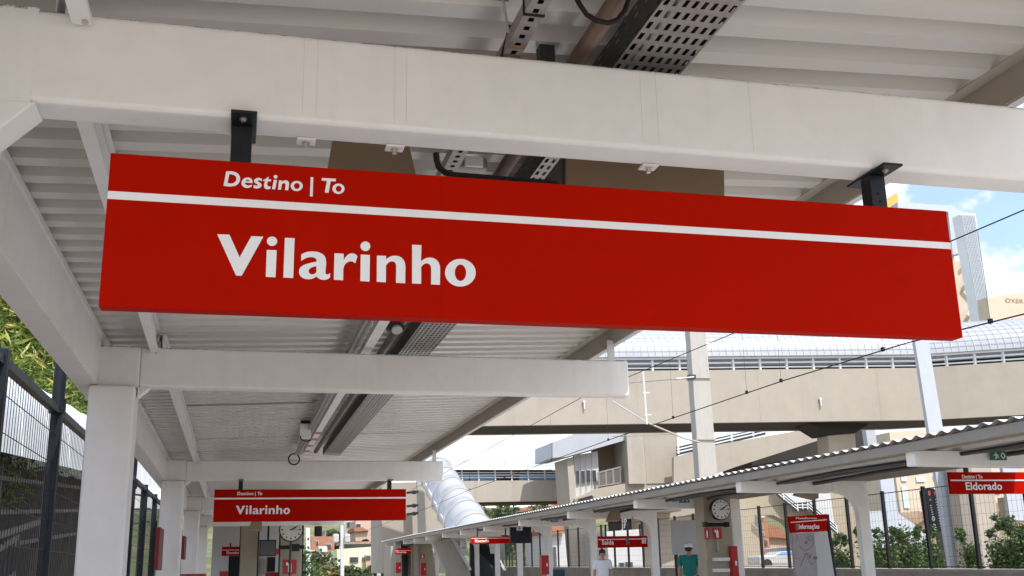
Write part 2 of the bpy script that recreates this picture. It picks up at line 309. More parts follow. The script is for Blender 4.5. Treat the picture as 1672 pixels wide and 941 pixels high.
# ------------------------------------------------------------------ near canopy
XL, XR = -1.07, 3.28
def roofz(x): return H+1.875+(x-XL)*.0425
canopy = thing('platform_canopy', 'cream steel canopy on square columns with corrugated roof over the near platform', 'canopy', (-.93, 8.7, 0))
FR = [3.3, 8.65, 17.4, 25.6, 33.8]
for k, y in enumerate(FR):
    b = MB().box(XL+.295 if k else -.70, XR, y, y+.15, H+1.433, H+1.748)
    bo = b.build('beam', 'beam_paint', canopy, bevel=.018)
    if k in (0, 1, 2):
        for xs in ((.155, .20), (.46, .50), (1.35, 1.41), (1.78,)) if k == 0 else ((.9,), (1.9,)):
            for q in xs: MB().box(q, q+.0012, y-.0006, y+.05, H+1.458, H+1.742).build('weld_seam', 'seam', bo)
        if k == 0:
            w = MB()
            zz = 0
            for i in range(34):
                w.ball((-.673+.002*math.sin(i*1.9), y-.001, H+1.45+i*.009), .0022, .002, .0045, 6)
            w.build('weld_bead', 'paint', bo)
    # knee plate under the beam at the column, tied to the gutter beam side
    g = MB().prism([(XL+.29, y+.012, H+1.433), (XL+.375, y+.01, H+1.433), (XL+.29, y+.01, H+1.355)], (0, .13, 0))
    g.build('knee_plate', 'beam_paint', bo)
    if k == 0:
        MB().prism([(XL+.282, y-.003, H+1.431), (-.655, y-.003, H+1.431), (XL+.282, y-.003, H+1.292)], (0, .152, 0)).build('gusset', 'beam_paint', bo, bevel=.006)
    c = MB().box(XL-.055, XL+.28, y-.10, y+.25, 0, H+1.427)
    MB().box(XL-.02, XL+.296 if k else -.672, y-.02 if k else y-.002, y+.17, H+1.429, H+1.752).build('head_block', 'beam_paint', canopy, bevel=.018 if k else .0012)
    c.build('column', 'paint', canopy, bevel=.022)
    # eaves post standing on the beam end
    MB().box(3.10, 3.165, y+.02, y+.028, H+1.748, H+1.93).box(3.157, 3.165, y+.03, y+.12, H+1.748, H+1.93).build('eaves_post', 'whitesteel', canopy)
    if k: 
        for xs in (-.69,):
            MB().box(xs, xs+.06, y-.016, y, H+1.71, H+1.79).build('purlin_cleat', 'beam_paint', canopy)
pitch = .235
rs = MB(); Ys = []
y = -1.6  # unseen rear end, cut short so sky light reaches beams and columns
while y < 43:
    Ys += [(y, 0), (y+.10, 0), (y+.125, .075), (y+.21, .075)]; y += pitch
A = [Vector((XL-.2, yy, roofz(XL-.2)+dz)) for yy, dz in Ys]; B = [Vector((XR+.12, yy, roofz(XR+.12)+dz)) for yy, dz in Ys]  # overhang past the eaves, out of view, added to keep sun off beam ends
rs.loft(A, B); rs.loft([p+Vector((0, 0, .004)) for p in A], [p+Vector((0, 0, .004)) for p in B])
rs.build('roof_sheet', 'roof', canopy)
for yl, xa, xb in ((12.7, -.6, .84), (15.9, -.6, .84), (15.9, 1.6, 3.05), (6.1, 1.7, 3.05)):
    MB().prism([(xa, yl, roofz(xa)-.003), (xb, yl, roofz(xb)-.003), (xb, yl, roofz(xb)-.007), (xa, yl, roofz(xa)-.007)], (0, .03, 0)).build('sheet_lap', 'eaves', canopy)
# purlins: channels, one length per bay, bolted to the beam faces
for y0, y1, x0, x1 in ((-1.6, 3.285, -.565, -.57), (3.46, 8.635, -.655, -.70), (8.81, 17.38, -.66, -.665), (17.56, 25.58, -.68, -.68), (25.76, 42, -.68, -.68)):
    pm = MB()
    for a, b_, z0, z1 in ((0, .06, 1.70, 1.704), (0, .004, 1.704, 1.89), (.056, .06, 1.704, 1.725), (0, .06, 1.886, 1.89), (.03, .033, 1.725, 1.88)):
        pm.prism([(x0+a, y0, H+z0), (x0+b_, y0, H+z0), (x0+b_, y0, H+z1), (x0+a, y0, H+z1)], (x1-x0, y1-y0, 0))
    pm.build('purlin', 'paint', canopy)
    MB().disc((x1+.043, y1-.03, H+1.699), .010, (0, 0, -1), .009, 8).build('purlin_bolt', 'bolt', canopy)
# gutter beam on the column side: inner face, bottom flange, inner lip
g = MB().box(XL-.006, XL, -1.6, 42.5, H+1.44, H+1.83).box(XL-.16, XL-.006, -1.6, 42.5, H+1.434, H+1.44).box(XL-.166, XL-.16, -1.6, 42.5, H+1.434, H+1.86).box(XL-.158, XL+.02, -1.6, 42.5, H+1.955, H+1.96).box(XL-.2, XL-.19, -1.6, 42.5, H+1.8, H+1.96)
g.box(XL, XL+.012, -1.6, 42.5, H+1.815, H+1.838).box(XL, XL+.004, -1.6, 42.5, H+1.838, H+1.87)
g.build('gutter_beam', 'paint', canopy)
for yy in (5.0, 7.05, 13.2, 15.9): MB().box(XL-.0005, XL+.0025, yy, yy+.012, H+1.45, H+1.81).build('gutter_joint', 'paint', canopy)
# eaves channel on the track side
e = MB().box(3.16, 3.166, -1.6, 42.5, H+1.905, H+2.055).box(3.09, 3.16, -1.6, 42.5, H+2.049, H+2.055).box(3.166, 3.215, -1.6, 42.5, H+1.905, H+1.911)
e.build('eaves_channel', 'eaves', canopy)
MB().box(3.168, 3.216, -1.6, 42.5, H+1.897, H+1.904).build('eaves_lip', 'whitesteel', canopy)
# strap tabs with bolts under the back of beam B1
for x in (.158, .462, 1.405):
    tb = MB().box(x-.012, x+.052, 3.42, 3.475, H+1.424, H+1.432).build('strap_tab', 'beam_paint', canopy, bevel=.003)
    MB().disc((x+.02, 3.448, H+1.424), .014, (0, 0, -1), .004, 16).disc((x+.02, 3.448, H+1.42), .009, (0, 0, -1), .014, 6).build('strap_bolt', 'bolt', tb)

# ------------------------------------------------------------------ services under the roof
def perforated(mb, o, u, v, nu, nv, du, dv, su, sv):
    """sheet of nu x nv cells with a rectangular slot in each; o origin, u and v unit vectors"""
    o = Vector(o); u = Vector(u); v = Vector(v)
    for i in range(nu):
        for j in range(nv):
            c = o+u*(i*du)+v*(j*dv); a0, a1 = (du-su)/2, (du+su)/2; b0, b1 = (dv-sv)/2, (dv+sv)/2
            q = lambda a, b: c+u*a+v*b
            mb.add([q(0, 0), q(du, 0), q(du, dv), q(0, dv), q(a0, b0), q(a1, b0), q(a1, b1), q(a0, b1)],
                   [(0, 1, 5, 4), (1, 2, 6, 5), (2, 3, 7, 6), (3, 0, 4, 7)])
TY0, TY1 = 1.6, 17.1
tray = thing('cable_tray', 'wide perforated steel cable tray running lengthwise under the canopy roof', 'cable tray', (1.42, 9, H+1.8))
m = MB(); perforated(m, (1.29, TY0, H+1.80), (1, 0, 0), (0, 1, 0), 8, 194, .27/8, .08, .0155, .046); m.build('tray_floor', 'galv', tray, fix=False)
m = MB(); perforated(m, (1.29, TY0, H+1.801), (0, 0, 1), (0, 1, 0), 4, 155, .03, .1, .005, .03); m.build('side_wall', 'darksteel', tray, fix=False)
m = MB(); perforated(m, (1.56, TY0, H+1.801), (0, 0, 1), (0, 1, 0), 4, 155, .03, .1, .005, .03); m.build('side_wall', 'darksteel', tray, fix=False)
MB().box(1.295, 1.555, TY0, TY1, H+1.835, H+1.875).build('dark_slot_liner', 'black', tray)  # black liner added so the tray slots read as dark inside
for q in (1.33, 1.36, 1.40, 1.45): MB().tube([(q, TY0+i*.8, H+1.815+.006*math.sin(i*1.7+q*40)) for i in range(20)], .009, 6).build('cable', 'paint' if q == 1.36 else 'rubber', tray)
su = thing('strut_channel', 'slotted steel strut channel with orange paint marks beside the cable tray', 'strut channel', (.9, 9, H+1.8))
m = MB(); perforated(m, (.868, TY0, H+1.80), (1, 0, 0), (0, 1, 0), 1, 258, .062, .06, .02, .026); m.box(.866, .868, TY0, TY1, H+1.80, H+1.85).box(.930, .932, TY0, TY1, H+1.80, H+1.85)
m.build('channel', 'galv', su, fix=False)
for yy, dy in ((3.315, .022), (3.39, .014)): MB().box(.8675, .9305, yy, yy+dy, H+1.7975, H+1.7992).build('paint_mark', 'brick', su)
MB().box(.872, .926, TY0, TY1, H+1.83, H+1.848).build('cable', 'black', su)
MB().box(.862, .936, 3.09, 3.10, H+1.795, H+1.86).build('clamp', 'rubber', su)
pp = MB().tube([(1.18, TY0, H+1.86), (1.18, TY1, H+1.86)], .035, 12)
single(pp, 'conduit_pipe', 'rustpipe', 'brown steel conduit pipe running beside the cable tray under the roof', 'pipe', smooth=True)
tr = thing('trunking', 'pale grey rectangular cable trunking with dabs of red paint under the roof', 'trunking', (1.0, 12, H+1.8))
MB().box(.97, 1.05, 5.2, 17.1, H+1.80, H+1.86).build('duct', 'paint', tr)
for yy in (14.2, 14.9, 15.7, 16.4): MB().box(.972, 1.048, yy, yy+.22, H+1.7985, H+1.7998).build('paint_dab', 'brick', tr)
hb = thing('hanger_bracket', 'short dark channel hanging from the roof beside the brown conduit', 'bracket', (1.09, 3.6, H+1.8))
MB().box(1.06, 1.12, 3.58, 3.584, H+1.74, H+1.96).box(1.06, 1.064, 3.584, 3.63, H+1.74, H+1.96).box(1.116, 1.12, 3.584, 3.63, H+1.74, H+1.96).build('channel', 'darksteel', hb)
MB().disc((1.09, 3.58, H+1.86), .008, (0, -1, 0), .004, 8).disc((1.09, 3.58, H+1.80), .006, (0, -1, 0), .004, 8).build('bolt', 'bolt', hb)
for i, (rx, ry) in enumerate(((.85, 3.25), (.86, 6.6), (.86, 12.5))):
    hr = thing('hanger_rod', ('threaded rod hanger with purlin clip above the nearest beam', 'threaded rod hanger behind the big red sign', 'threaded rod hanger beside the junction box in the second bay')[i], 'hanger', (rx, ry, H+1.8), 'threaded rod hangers of the strut channel')
    MB().tube([(rx, ry, H+1.81), (rx-.02, ry, roofz(rx)-.002)], .005, 6).build('rod', 'bolt', hr)
    MB().box(rx-.045, rx+.005, ry-.012, ry+.012, roofz(rx)-.02, roofz(rx)-.002).build('clip', 'galv', hr)
m = MB().tube([P(820+(i*1.5 if i < 14 else 21), 96-i*6, Y=3.42-.012*i) for i in range(10)], .008, 6)
single(m, 'black_cable', 'rubber', 'black cable climbing beside the slotted strut channel', 'cable', smooth=True)
m = MB().tube([P(x, y_, Y=2.95) for x, y_ in ((925, -28), (936, -12), (947, 8), (958, 24), (974, 34), (992, 38), (1008, 33), (1020, 18), (1026, 0), (1028, -20), (1025, -40))], .0085, 10)
single(m, 'cable_loop', 'rubber', 'drooping loop of thick black cable at the top edge above the beam', 'cable', smooth=True)
pts = [(712, 250), (713, 262), (717, 274), (727, 282), (742, 286)]+[(742+i*9, 286+i*.75) for i in range(1, 17)]+[(896, 297), (906, 300), (914, 306), (918, 316)]
m = MB(); cc = [P(a, b, Y=3.39) for a, b in pts]; fine = []
for i in range(len(cc)-1):
    n = max(2, int((cc[i+1]-cc[i]).length/.0028))
    fine += [cc[i].lerp(cc[i+1], t/n) for t in range(n)]
m.tube(fine, [.0118 if i % 2 else .0098 for i in range(len(fine))], 10)
single(m, 'corrugated_hose', 'rubber', 'black corrugated cable hose sagging along the top of the big red sign', 'hose')
lh = thing('loudspeaker', 'tan horn loudspeaker hanging behind the beam left of the hose', 'loudspeaker', (.62, 4.2, H+1.3), 'tan horn loudspeakers')
def frustum(top, bot): return MB().add(top+bot, [(3, 2, 1, 0), (4, 5, 6, 7)]+[(i, (i+1) % 4, 4+(i+1) % 4, 4+i) for i in range(4)])
YH = 4.2
def PP(l, Y): return [P(a, b, Y=Y) for a, b in l]
def horn(parent, front_top, front_bot, Y, depth_t, depth_b):
    t = PP(front_top, Y); b = PP(front_bot, Y)
    top = [t[0], t[1], t[1]+Vector((0, depth_t, 0)), t[0]+Vector((0, depth_t, 0))]; bot = [b[0], b[1], b[1]+Vector((0, depth_b, -.02)), b[0]+Vector((0, depth_b, -.02))]
    return frustum(top, bot).build('horn', 'horn', parent, bevel=.006)
horn(lh, ((548, 205), (663, 212)), ((534, 285), (682, 295)), YH, .16, .30)
MB().box(.58, .66, 4.25, 4.33, H+1.62, H+1.92).build('hanger', 'black', lh)
rh = thing('loudspeaker', 'wide tan horn loudspeaker hanging behind the beam right of the hose', 'loudspeaker', (1.5, 3.8, H+1.3), 'tan horn loudspeakers')
horn(rh, ((925, 255), (1183, 262)), ((924, 330), (1184, 345)), 3.75, .2, .26)
MB().prism(PP(((918, 255), (924.5, 255), (924.5, 332), (918, 332)), 3.77), (0, .25, 0)).build('side_plate', 'darksteel', rh)
MB().box(1.55, 1.62, 3.85, 3.93, H+1.5, H+1.92).build('hanger', 'black', rh)
jb = thing('junction_box', 'grey rounded junction box seen between the beam and the big sign', 'box', P(768, 270, Y=4.6))
c = P(768, 266, Y=4.6)
MB().box(c.x-.075, c.x+.085, 4.6, 4.72, c.z-.03, c.z+.035).build('body', 'galv', jb, bevel=.014)
MB().box(c.x-.03, c.x+.06, 4.585, 4.598, c.z-.024, c.z+.028).build('cover', 'paint', jb, bevel=.006)
bl = thing('bulkhead_lamp', 'grey bulkhead lamp above the gap under the big sign', 'lamp', P(645, 540, Y=7.9))
c = P(648, 536, Y=7.9)
MB().box(c.x-.07, c.x+.06, 7.9, 8.0, c.z-.02, c.z+.10).build('body', 'darksteel', bl, bevel=.02)
MB().disc((c.x, 7.9, c.z-.005), .04, (0, -.6, -.8), .02, 16).build('lens', 'greyboard', bl)
jx = thing('junction_box', 'pale junction box with dangling black cable left of the strut channel', 'box', P(500, 703, Y=14))
c = P(500, 703, Y=14)
MB().box(c.x-.08, c.x+.06, 14, 14.1, c.z-.10, c.z+.09).build('body', 'paint', jx, bevel=.01)
MB().box(c.x-.07, c.x+.05, 13.99, 14.1, c.z+.095, c.z+.13).build('lid', 'navy', jx)
MB().tube([P(x, y_, Y=13.95) for x, y_ in ((490, 712), (492, 718), (500, 721), (508, 719))], .008, 6).build('cable', 'rubber', jx)
m = MB().tube([P(480+9*math.cos(a), 750+9*math.sin(a), Y=17.3) for a in [i*2*math.pi/18 for i in range(19)]], .011, 6)
single(m, 'cable_coil', 'rubber', 'small black coil of cable hanging over the third beam', 'cable', smooth=True)

# ------------------------------------------------------------------ the big destination sign (traced lettering of the sign face)
SY = 3.31
SX0, SX1, SZ0, SZ1 = -.427, 2.573, H+.791, H+1.284
def curve_glyphs(name, contours, to3d, mat, parent):
    cu = bpy.data.curves.new(name, 'CURVE'); cu.dimensions = '2D'; cu.fill_mode = 'BOTH'; cu.resolution_u = 8
    org = ORG[parent.name]
    for ct in contours:
        pts = []
        for p in ct:
            w = to3d(p[0], p[1])-org; pts.append((Vector((w.x, w.z, 0)), len(p) > 2))
        s = cu.splines.new('BEZIER'); s.bezier_points.add(len(pts)-1); s.use_cyclic_u = True; n = len(pts)
        for i, (q, smooth) in enumerate(pts):
            b = s.bezier_points[i]; b.co = q; b.handle_left_type = b.handle_right_type = 'FREE'
            pr, nx = pts[i-1][0], pts[(i+1) % n][0]; lp, ln = (q-pr).length, (nx-q).length
            if smooth:
                t = ((nx-q)*(lp/max(ln, 1e-6))+(q-pr)*(ln/max(lp, 1e-6))); t.normalize()
                b.handle_left = q-t*lp*.36; b.handle_right = q+t*ln*.36
            else:
                b.handle_left = q+(pr-q)*.33; b.handle_right = q+(nx-q)*.33
    t = bpy.data.objects.new(name, cu); C.objects.link(t)
    me = bpy.data.meshes.new_from_object(t.evaluated_get(bpy.context.evaluated_depsgraph_get())); bpy.data.objects.remove(t)
    y = to3d(0, 0).y-org.y
    for v in me.vertices: v.co = (v.co.x, y, v.co.y)
    me.materials.clear(); me.materials.append(M[mat])
    o = bpy.data.objects.new(name, me); C.objects.link(o); o.parent = parent; ORG[o.name] = org
    return o
def S(*p): return [(a, b, 1) for a, b in p]
def ell(cx, cy_, rx, ry, n=12, rot=0): return [(cx+rx*math.cos(2*math.pi*i/n), cy_+ry*math.sin(2*math.pi*i/n), 1) for i in range(n)]
big1 = [  # crop x=350+u/7.6  y=370+v/7.6
 [(35, 95), (187, 102), (314, 383), (460, 120), (608, 127), (338, 613), (268, 608)],
 ell(716, 184, 64, 58), [(650, 290), (773, 295), (759, 631), (638, 625)], [(875, 140), (996, 146), (978, 640), (856, 634)],
 [(1078, 347)]+S((1130, 322), (1215, 310), (1310, 326), (1368, 368), (1386, 432))+[(1382, 520), (1378, 572)]+S((1384, 590), (1403, 595))+[(1438, 580), (1436, 634)]+S((1400, 656), (1350, 663), (1305, 652))+[(1268, 622)]+S((1225, 645), (1165, 655), (1100, 640), (1060, 602), (1051, 555), (1065, 512), (1105, 482), (1180, 456))+[(1268, 436)]+S((1262, 402), (1235, 385), (1180, 382), (1125, 398))+[(1078, 428)],
 [(1266, 493), (1266, 570)]+S((1240, 588), (1208, 594), (1178, 578), (1170, 550), (1190, 520), (1225, 502)),
]
big2 = [  # crop x=565+u/7.6  y=380+v/7.6
 [(-144, 256), (-29, 262), (-29, 344)]+S((0, 298), (35, 268), (75, 258), (112, 268))+[(143, 293), (114, 382)]+S((88, 363), (58, 357), (15, 370), (-22, 412))+[(-34, 455), (-36, 592), (-152, 586)],
 ell(240, 170, 61, 59), [(182, 272), (296, 278), (291, 608), (177, 602)],
 [(383, 285), (497, 289), (496, 333)]+S((540, 302), (605, 287), (672, 301), (718, 345), (736, 412))+[(736, 470), (734, 629), (620, 623), (622, 440)]+S((616, 388), (597, 363), (568, 357), (535, 368))+[(496, 408), (494, 618), (381, 610)],
 [(820, 151), (936, 156), (930, 357)]+S((980, 322), (1035, 310), (1100, 324), (1147, 367), (1166, 432))+[(1167, 500), (1166, 648), (1055, 643), (1057, 470)]+S((1052, 422), (1038, 396), (1003, 382), (965, 393))+[(932, 428), (932, 637), (820, 632)],
 ell(1419, 498, 190, 171), ell(1420, 498, 70, 102),
]
small = [  # crop x=355+u/7.6  y=270+v/7.6
 [(108, 75)]+S((200, 80), (258, 108), (281, 160), (270, 212), (235, 248), (175, 263))+[(75, 256)],
 [(147, 112)]+S((195, 118), (228, 142), (236, 172), (222, 205), (185, 225))+[(127, 221)],
 [(435, 222)]+S((434, 190), (418, 166), (385, 153), (345, 158), (310, 185), (298, 225), (315, 262), (355, 281), (395, 278))+[(424, 265), (428, 240)]+S((395, 250), (365, 247), (345, 232))+[(342, 215)],
 [(348, 195)]+S((362, 182), (380, 180), (393, 186))+[(398, 199)],
 [(553, 168)]+S((515, 157), (478, 165), (455, 190), (460, 214), (480, 228), (498, 240), (495, 251), (474, 252))+[(452, 243), (446, 278)]+S((475, 289), (512, 286), (540, 270), (548, 245), (535, 222), (510, 208), (500, 196), (516, 188))+[(549, 199)],
 [(567, 183), (600, 168), (637, 140), (633, 174), (668, 177), (663, 202), (628, 200)]+S((619, 245), (630, 261))+[(660, 262), (657, 292)]+S((625, 298), (590, 288), (579, 262))+[(590, 198), (565, 196)],
 ell(722, 143, 23, 22), [(700, 180), (740, 183), (716, 300), (677, 296)],
 [(765, 188), (804, 190), (803, 203)]+S((830, 190), (865, 192), (887, 214), (888, 240))+[(879, 311), (837, 308)]+S((845, 250), (841, 228), (825, 222))+[(800, 235), (789, 305), (751, 302)],
 ell(984, 258, 74, 63), ell(986, 258, 36, 37),
 [(1157, 147), (1190, 149), (1182, 388), (1148, 386)],
 [(1297, 158), (1472, 168), (1467, 202), (1405, 198), (1380, 342), (1332, 339), (1358, 195), (1292, 190)],
 ell(1502, 292, 75, 64), ell(1505, 293, 36, 37),
]
def crop3d(x0, y0, dy): return lambda u, v: P(x0+u/7.6, y0+v/7.6, Y=SY-dy)
sign = thing('destination_sign', 'large red destination sign hanging from the nearest cream beam', 'sign', ((SX0+SX1)/2, SY, SZ0))
MB().box(SX0, SX1, SY, SY+.066, SZ0, SZ1).build('panel', 'red', sign, bevel=.003)
sz = [P(177, 312, Y=SY).z, P(177, 325, Y=SY).z]
MB().box(SX0+.001, SX1-.001, SY-.0012, SY-.0004, sz[1], sz[0]).build('stripe', 'vinyl', sign)
MB().box(P(720, 400, Y=SY).x, P(720, 400, Y=SY).x+.0012, SY-.0009, SY-.0002, SZ0+.004, SZ1-.004).build('sheet_joint', M['red'], sign)
gl = curve_glyphs('lettering', big1, crop3d(350, 370, .0014), 'vinyl', sign)
curve_glyphs('lettering', big2, crop3d(565, 380, .0014), 'vinyl', sign)
curve_glyphs('small_lettering', small, crop3d(355, 270, .0014), 'vinyl', sign)
for x in (-.067, 2.275):
    hg = MB().box(x, x+.066, 3.338, 3.40, H+1.26, H+1.421).box(x-.003, x+.079, 3.235, 3.49, H+1.4215, H+1.4315).build('hanger', 'black', sign, bevel=.003)
    MB().disc((x+.036, 3.285, H+1.4215), .012, (0, 0, -1), .004, 14).disc((x+.036, 3.285, H+1.4175), .007, (0, 0, -1), .006, 6).build('hanger_bolt', 'bolt', hg)
    MB().disc((x+.03, 3.338, H+1.345), .004, (0, -1, 0), .003, 8).disc((x+.036, 3.338, H+1.315), .004, (0, -1, 0), .003, 8).build('hanger_screw', 'rubber', hg)
s2 = copy_tree(sign); s2.location = (sign.location.x+.092, 17.42, SZ0+.012)
s2['label'] = 'smaller looking red destination sign further along the near platform above the round clock'
for o in (sign, s2): o['group'] = 'red destination signs of the near platform'

# ------------------------------------------------------------------ near platform, far end
blk = 36.6
for px0, px1, lab in ((392, 420, 'plain tan concrete pillar left of the hanging screen'), (457, 493, 'tan concrete pillar carrying the fire extinguisher plate')):
    a = P(px0, 905, Y=blk); b = P(px1, 905, Y=blk)
    pl = thing('pillar', lab, 'pillar', (a.x, blk, 0), 'tan pillars at the far end of the near platform')
    MB().box(a.x, b.x, blk, blk+.4, 0, H+1.9).build('shaft', 'tanpost', pl, bevel=.02)
    MB().box(b.x+.002, b.x+.05, blk+.1, blk+.35, 0, H+1.9).box(a.x-.03, a.x-.002, blk+.1, blk+.3, 0, H+1.9).build('downpipe', 'navy', pl)
rm = thing('platform_room', 'white walled service room with dark door at the end of the near platform', 'room', (0, 40, 0))
a = P(346, 900, Y=40); b = P(462, 900, Y=40); d0 = P(374, 900, Y=40); d1 = P(392, 900, Y=40); zt = P(370, 868, Y=40).z; dt = P(380, 908, Y=40).z
MB().box(a.x, d0.x, 40, 40.2, 0, zt+.5).box(d0.x, d1.x, 40, 40.2, dt, zt+.5).box(d1.x, b.x, 40, 40.2, 0, zt+.5).build('wall', 'whitewall', rm)
MB().box(d0.x, d1.x, 40.05, 40.12, 0, dt).build('door', 'navy', rm)
MB().box(P(426, 900, Y=40).x, P(433, 900, Y=40).x, 39.9, 39.98, P(426, 938, Y=40).z, P(426, 912, Y=40).z).build('cabinet', 'galv', rm)
MB().box(P(437.5, 900, Y=40).x, P(450, 900, Y=40).x, 39.93, 39.98, P(437, 934, Y=40).z, P(437, 910, Y=40).z).build('display_case', 'black', rm)
def small_sign(name, label, cat, px0, py0, px1, py1, Y, lines, stripe=None, mat='red', depth=.06, group=None):
    """red hanging sign from two photo corners (top left, bottom right); lines = (text, x0, x1, y_base, cap) as fractions"""
    a = P(px0, py0, Y=Y); b = P(px1, py1, Y=Y); w = b.x-a.x; h = a.z-b.z
    t = thing(name, label, cat, (a.x, Y, b.z), group)
    MB().box(a.x, b.x, Y, Y+depth, b.z, a.z).build('panel', mat, t, bevel=.004)
    if stripe: MB().box(a.x+.01, b.x-.01, Y-.006, Y-.003, b.z+h*(stripe-.03), b.z+h*(stripe+.03)).build('stripe', 'vinyl', t)
    for s, x0, x1, yb, cap in lines:
        text(s, 'lettering', 'vinyl', t, True, h*cap, w*(x1-x0), (a.x+w*x0, Y-.006, b.z+h*yb), .02)
    return t, a, b
t, a, b = small_sign('hanging_sign', 'red sign above the dark door of the service room', 'sign', 362.5, 893, 392, 907.5, 38.5, [('Elevador', .26, .97, .2, .3)], .62)
MB().box(a.x+.25, a.x+.3, 38.52, 38.56, a.z, a.z+.12).build('hanger', 'black', t)
mo = thing('hanging_screen', 'black information screen beside the tan pillar on the near platform', 'screen', P(424, 909, Y=36))
a = P(424, 882, Y=36); b = P(450.5, 908, Y=36)
MB().box(a.x, b.x, 36, 36.12, b.z, a.z).build('casing', 'black', mo, bevel=.01)
MB().box(a.x+.03, b.x-.03, 35.992, 35.998, b.z+.04, a.z-.04).build('glass', 'darkglass', mo)
MB().box((a.x+b.x)/2-.03, (a.x+b.x)/2+.03, 36.03, 36.09, a.z, a.z+.5).build('hanger', 'black', mo)
MB().box(b.x+.002, b.x+.09, 36.02, 36.06, P(450, 906, Y=36).z, P(450, 896, Y=36).z).build('alarm_plate', 'redbright', mo)
def clock(label, px, py, Y, r, mast, grp):
    c = P(px, py, Y=Y); t = thing('clock', label, 'clock', (c.x, Y, c.z), grp)
    MB().disc((c.x, Y, c.z), r, (0, 1, 0), .12, 40).build('case', 'black', t, bevel=.01)
    MB().disc((c.x, Y, c.z), r*.91, (0, -1, 0), .006, 40).build('face', 'clockface', t)
    nm = MB()
    for i in range(12):
        a = i*math.pi/6; d = Vector((math.sin(a), 0, math.cos(a)))
        nm.bar(Vector((c.x, Y-.012, c.z))+d*r*.66, Vector((c.x, Y-.012, c.z))+d*r*.82, r*.09, .006, (0, 1, 0))
    nm.build('numerals', 'rubber', t)
    for nme, ang, ln, w in (('hour_hand', R(66), .46, .07), ('minute_hand', R(60), .78, .05), ('second_hand', R(92), .72, .015)):
        d = Vector((math.sin(ang), 0, math.cos(ang)))
        MB().bar(Vector((c.x, Y-.02, c.z))-d*r*.12, Vector((c.x, Y-.02, c.z))+d*r*ln, r*w, .006, (0, 1, 0)).build(nme, 'rubber', t)
    if mast: MB().tube([(c.x, Y+.06, c.z-r), (c.x, Y+.06, 0)], .035, 10).build('mast', 'darksteel', t)
    else: MB().tube([(c.x, Y+.12, c.z), (c.x, Y+.4, c.z)], .05, 10).build('wall_arm', 'black', t)
    return t
clock('round white clock on a dark mast under the second red sign', 475.5, 865, 34.6, .37, True, 'round station clocks')
clock('round white clock on the tan pillar of the opposite platform', 1177, 832, 22.6, .24, False, 'round station clocks')
def ext_plate(label, px0, py0, px1, py1, Y, grp='fire extinguisher plates', big=True):
    a = P(px0, py0, Y=Y); b = P(px1, py1, Y=Y); t = thing('fire_plate', label, 'safety sign', (a.x, Y, b.z), grp); w = b.x-a.x; h = a.z-b.z
    MB().box(a.x, b.x, Y, Y+.02, b.z, a.z).build('plate', 'redbright', t)
    MB().box(a.x+w*.36, a.x+w*.62, Y-.008, Y-.004, b.z+h*.12, b.z+h*.72).box(a.x+w*.43, a.x+w*.55, Y-.008, Y-.004, b.z+h*.73, b.z+h*.86).build('pictogram', 'vinyl', t)
    if big: MB().box(a.x+w*.2, a.x+w*.34, Y-.008, Y-.004, b.z+h*.6, b.z+h*.82).build('hose_pictogram', 'vinyl', t)
    return t
ext_plate('red fire extinguisher plate on the near platform pillar below the clock', 463, 914.5, 484, 937, blk-.03)
a = P(456, 894, Y=36.2)
sp = thing('signal_bar', 'black bar with small devices across the pillar below the near clock', 'bracket', a)
MB().box(a.x-.02, P(497, 894, Y=36.2).x, 36.2, 36.3, a.z-.06, a.z+.06).box(P(476, 894, Y=36.2).x, P(489, 894, Y=36.2).x, 36.12, 36.24, a.z-.13, a.z+.1).build('bar', 'black', sp)
cm = thing('security_camera', 'white security camera at the end of the last near beam', 'camera', P(520, 868, Y=34))
c = P(520, 868, Y=33.7)
MB().box(c.x-.12, c.x+.10, 33.6, 33.8, c.z-.15, c.z+.16).build('housing', 'black', cm, bevel=.03)
MB().disc((c.x+.1, 33.7, c.z-.06), .08, (1, -.4, -.2), .12, 12).build('dome', 'whitesteel', cm)
for px0, py0, px1, py1, Y, lab in ((290, 939.5, 335, 960, 22, 'top of a low red cabinet beside the third column'), (358.5, 934, 371, 960, 37, 'red cabinet low against the white room wall'), (433.5, 936, 453, 960, 37.5, 'red cabinet low under the hanging screen')):
    a = P(px0, py0, Y=Y); b = P(px1, py1, Y=Y)
    ct = thing('red_cabinet', lab, 'cabinet', (a.x, Y, 0), 'low red cabinets of the near platform')
    MB().box(a.x, b.x, Y, Y+.3, 0, a.z).build('body', 'redbright', ct, bevel=.01)
    MB().box(a.x-.01, b.x+.01, Y-.01, Y+.31, a.z+.002, a.z+.02).build('lid', 'redbright', ct)
for px0, px1, Y, py0, py1, lab in ((255, 263, 15.9, 861, 931, 'dark red pennant board behind the third column'), (297, 303.5, 22, 875, 913, 'narrow red board beyond the third column')):
    a = P(px0, py0, Y=Y); b = P(px1, py1, Y=Y)
    t = thing('edge_board', lab, 'sign', (a.x, Y, b.z), 'red boards seen edge on')
    MB().box(a.x, a.x+.055, Y, Y+.9, b.z, a.z).build('board', 'darkred', t)
    MB().box(a.x-.05, a.x-.002, Y+.2, Y+.25, 0, a.z+.1).build('post', 'black', t)

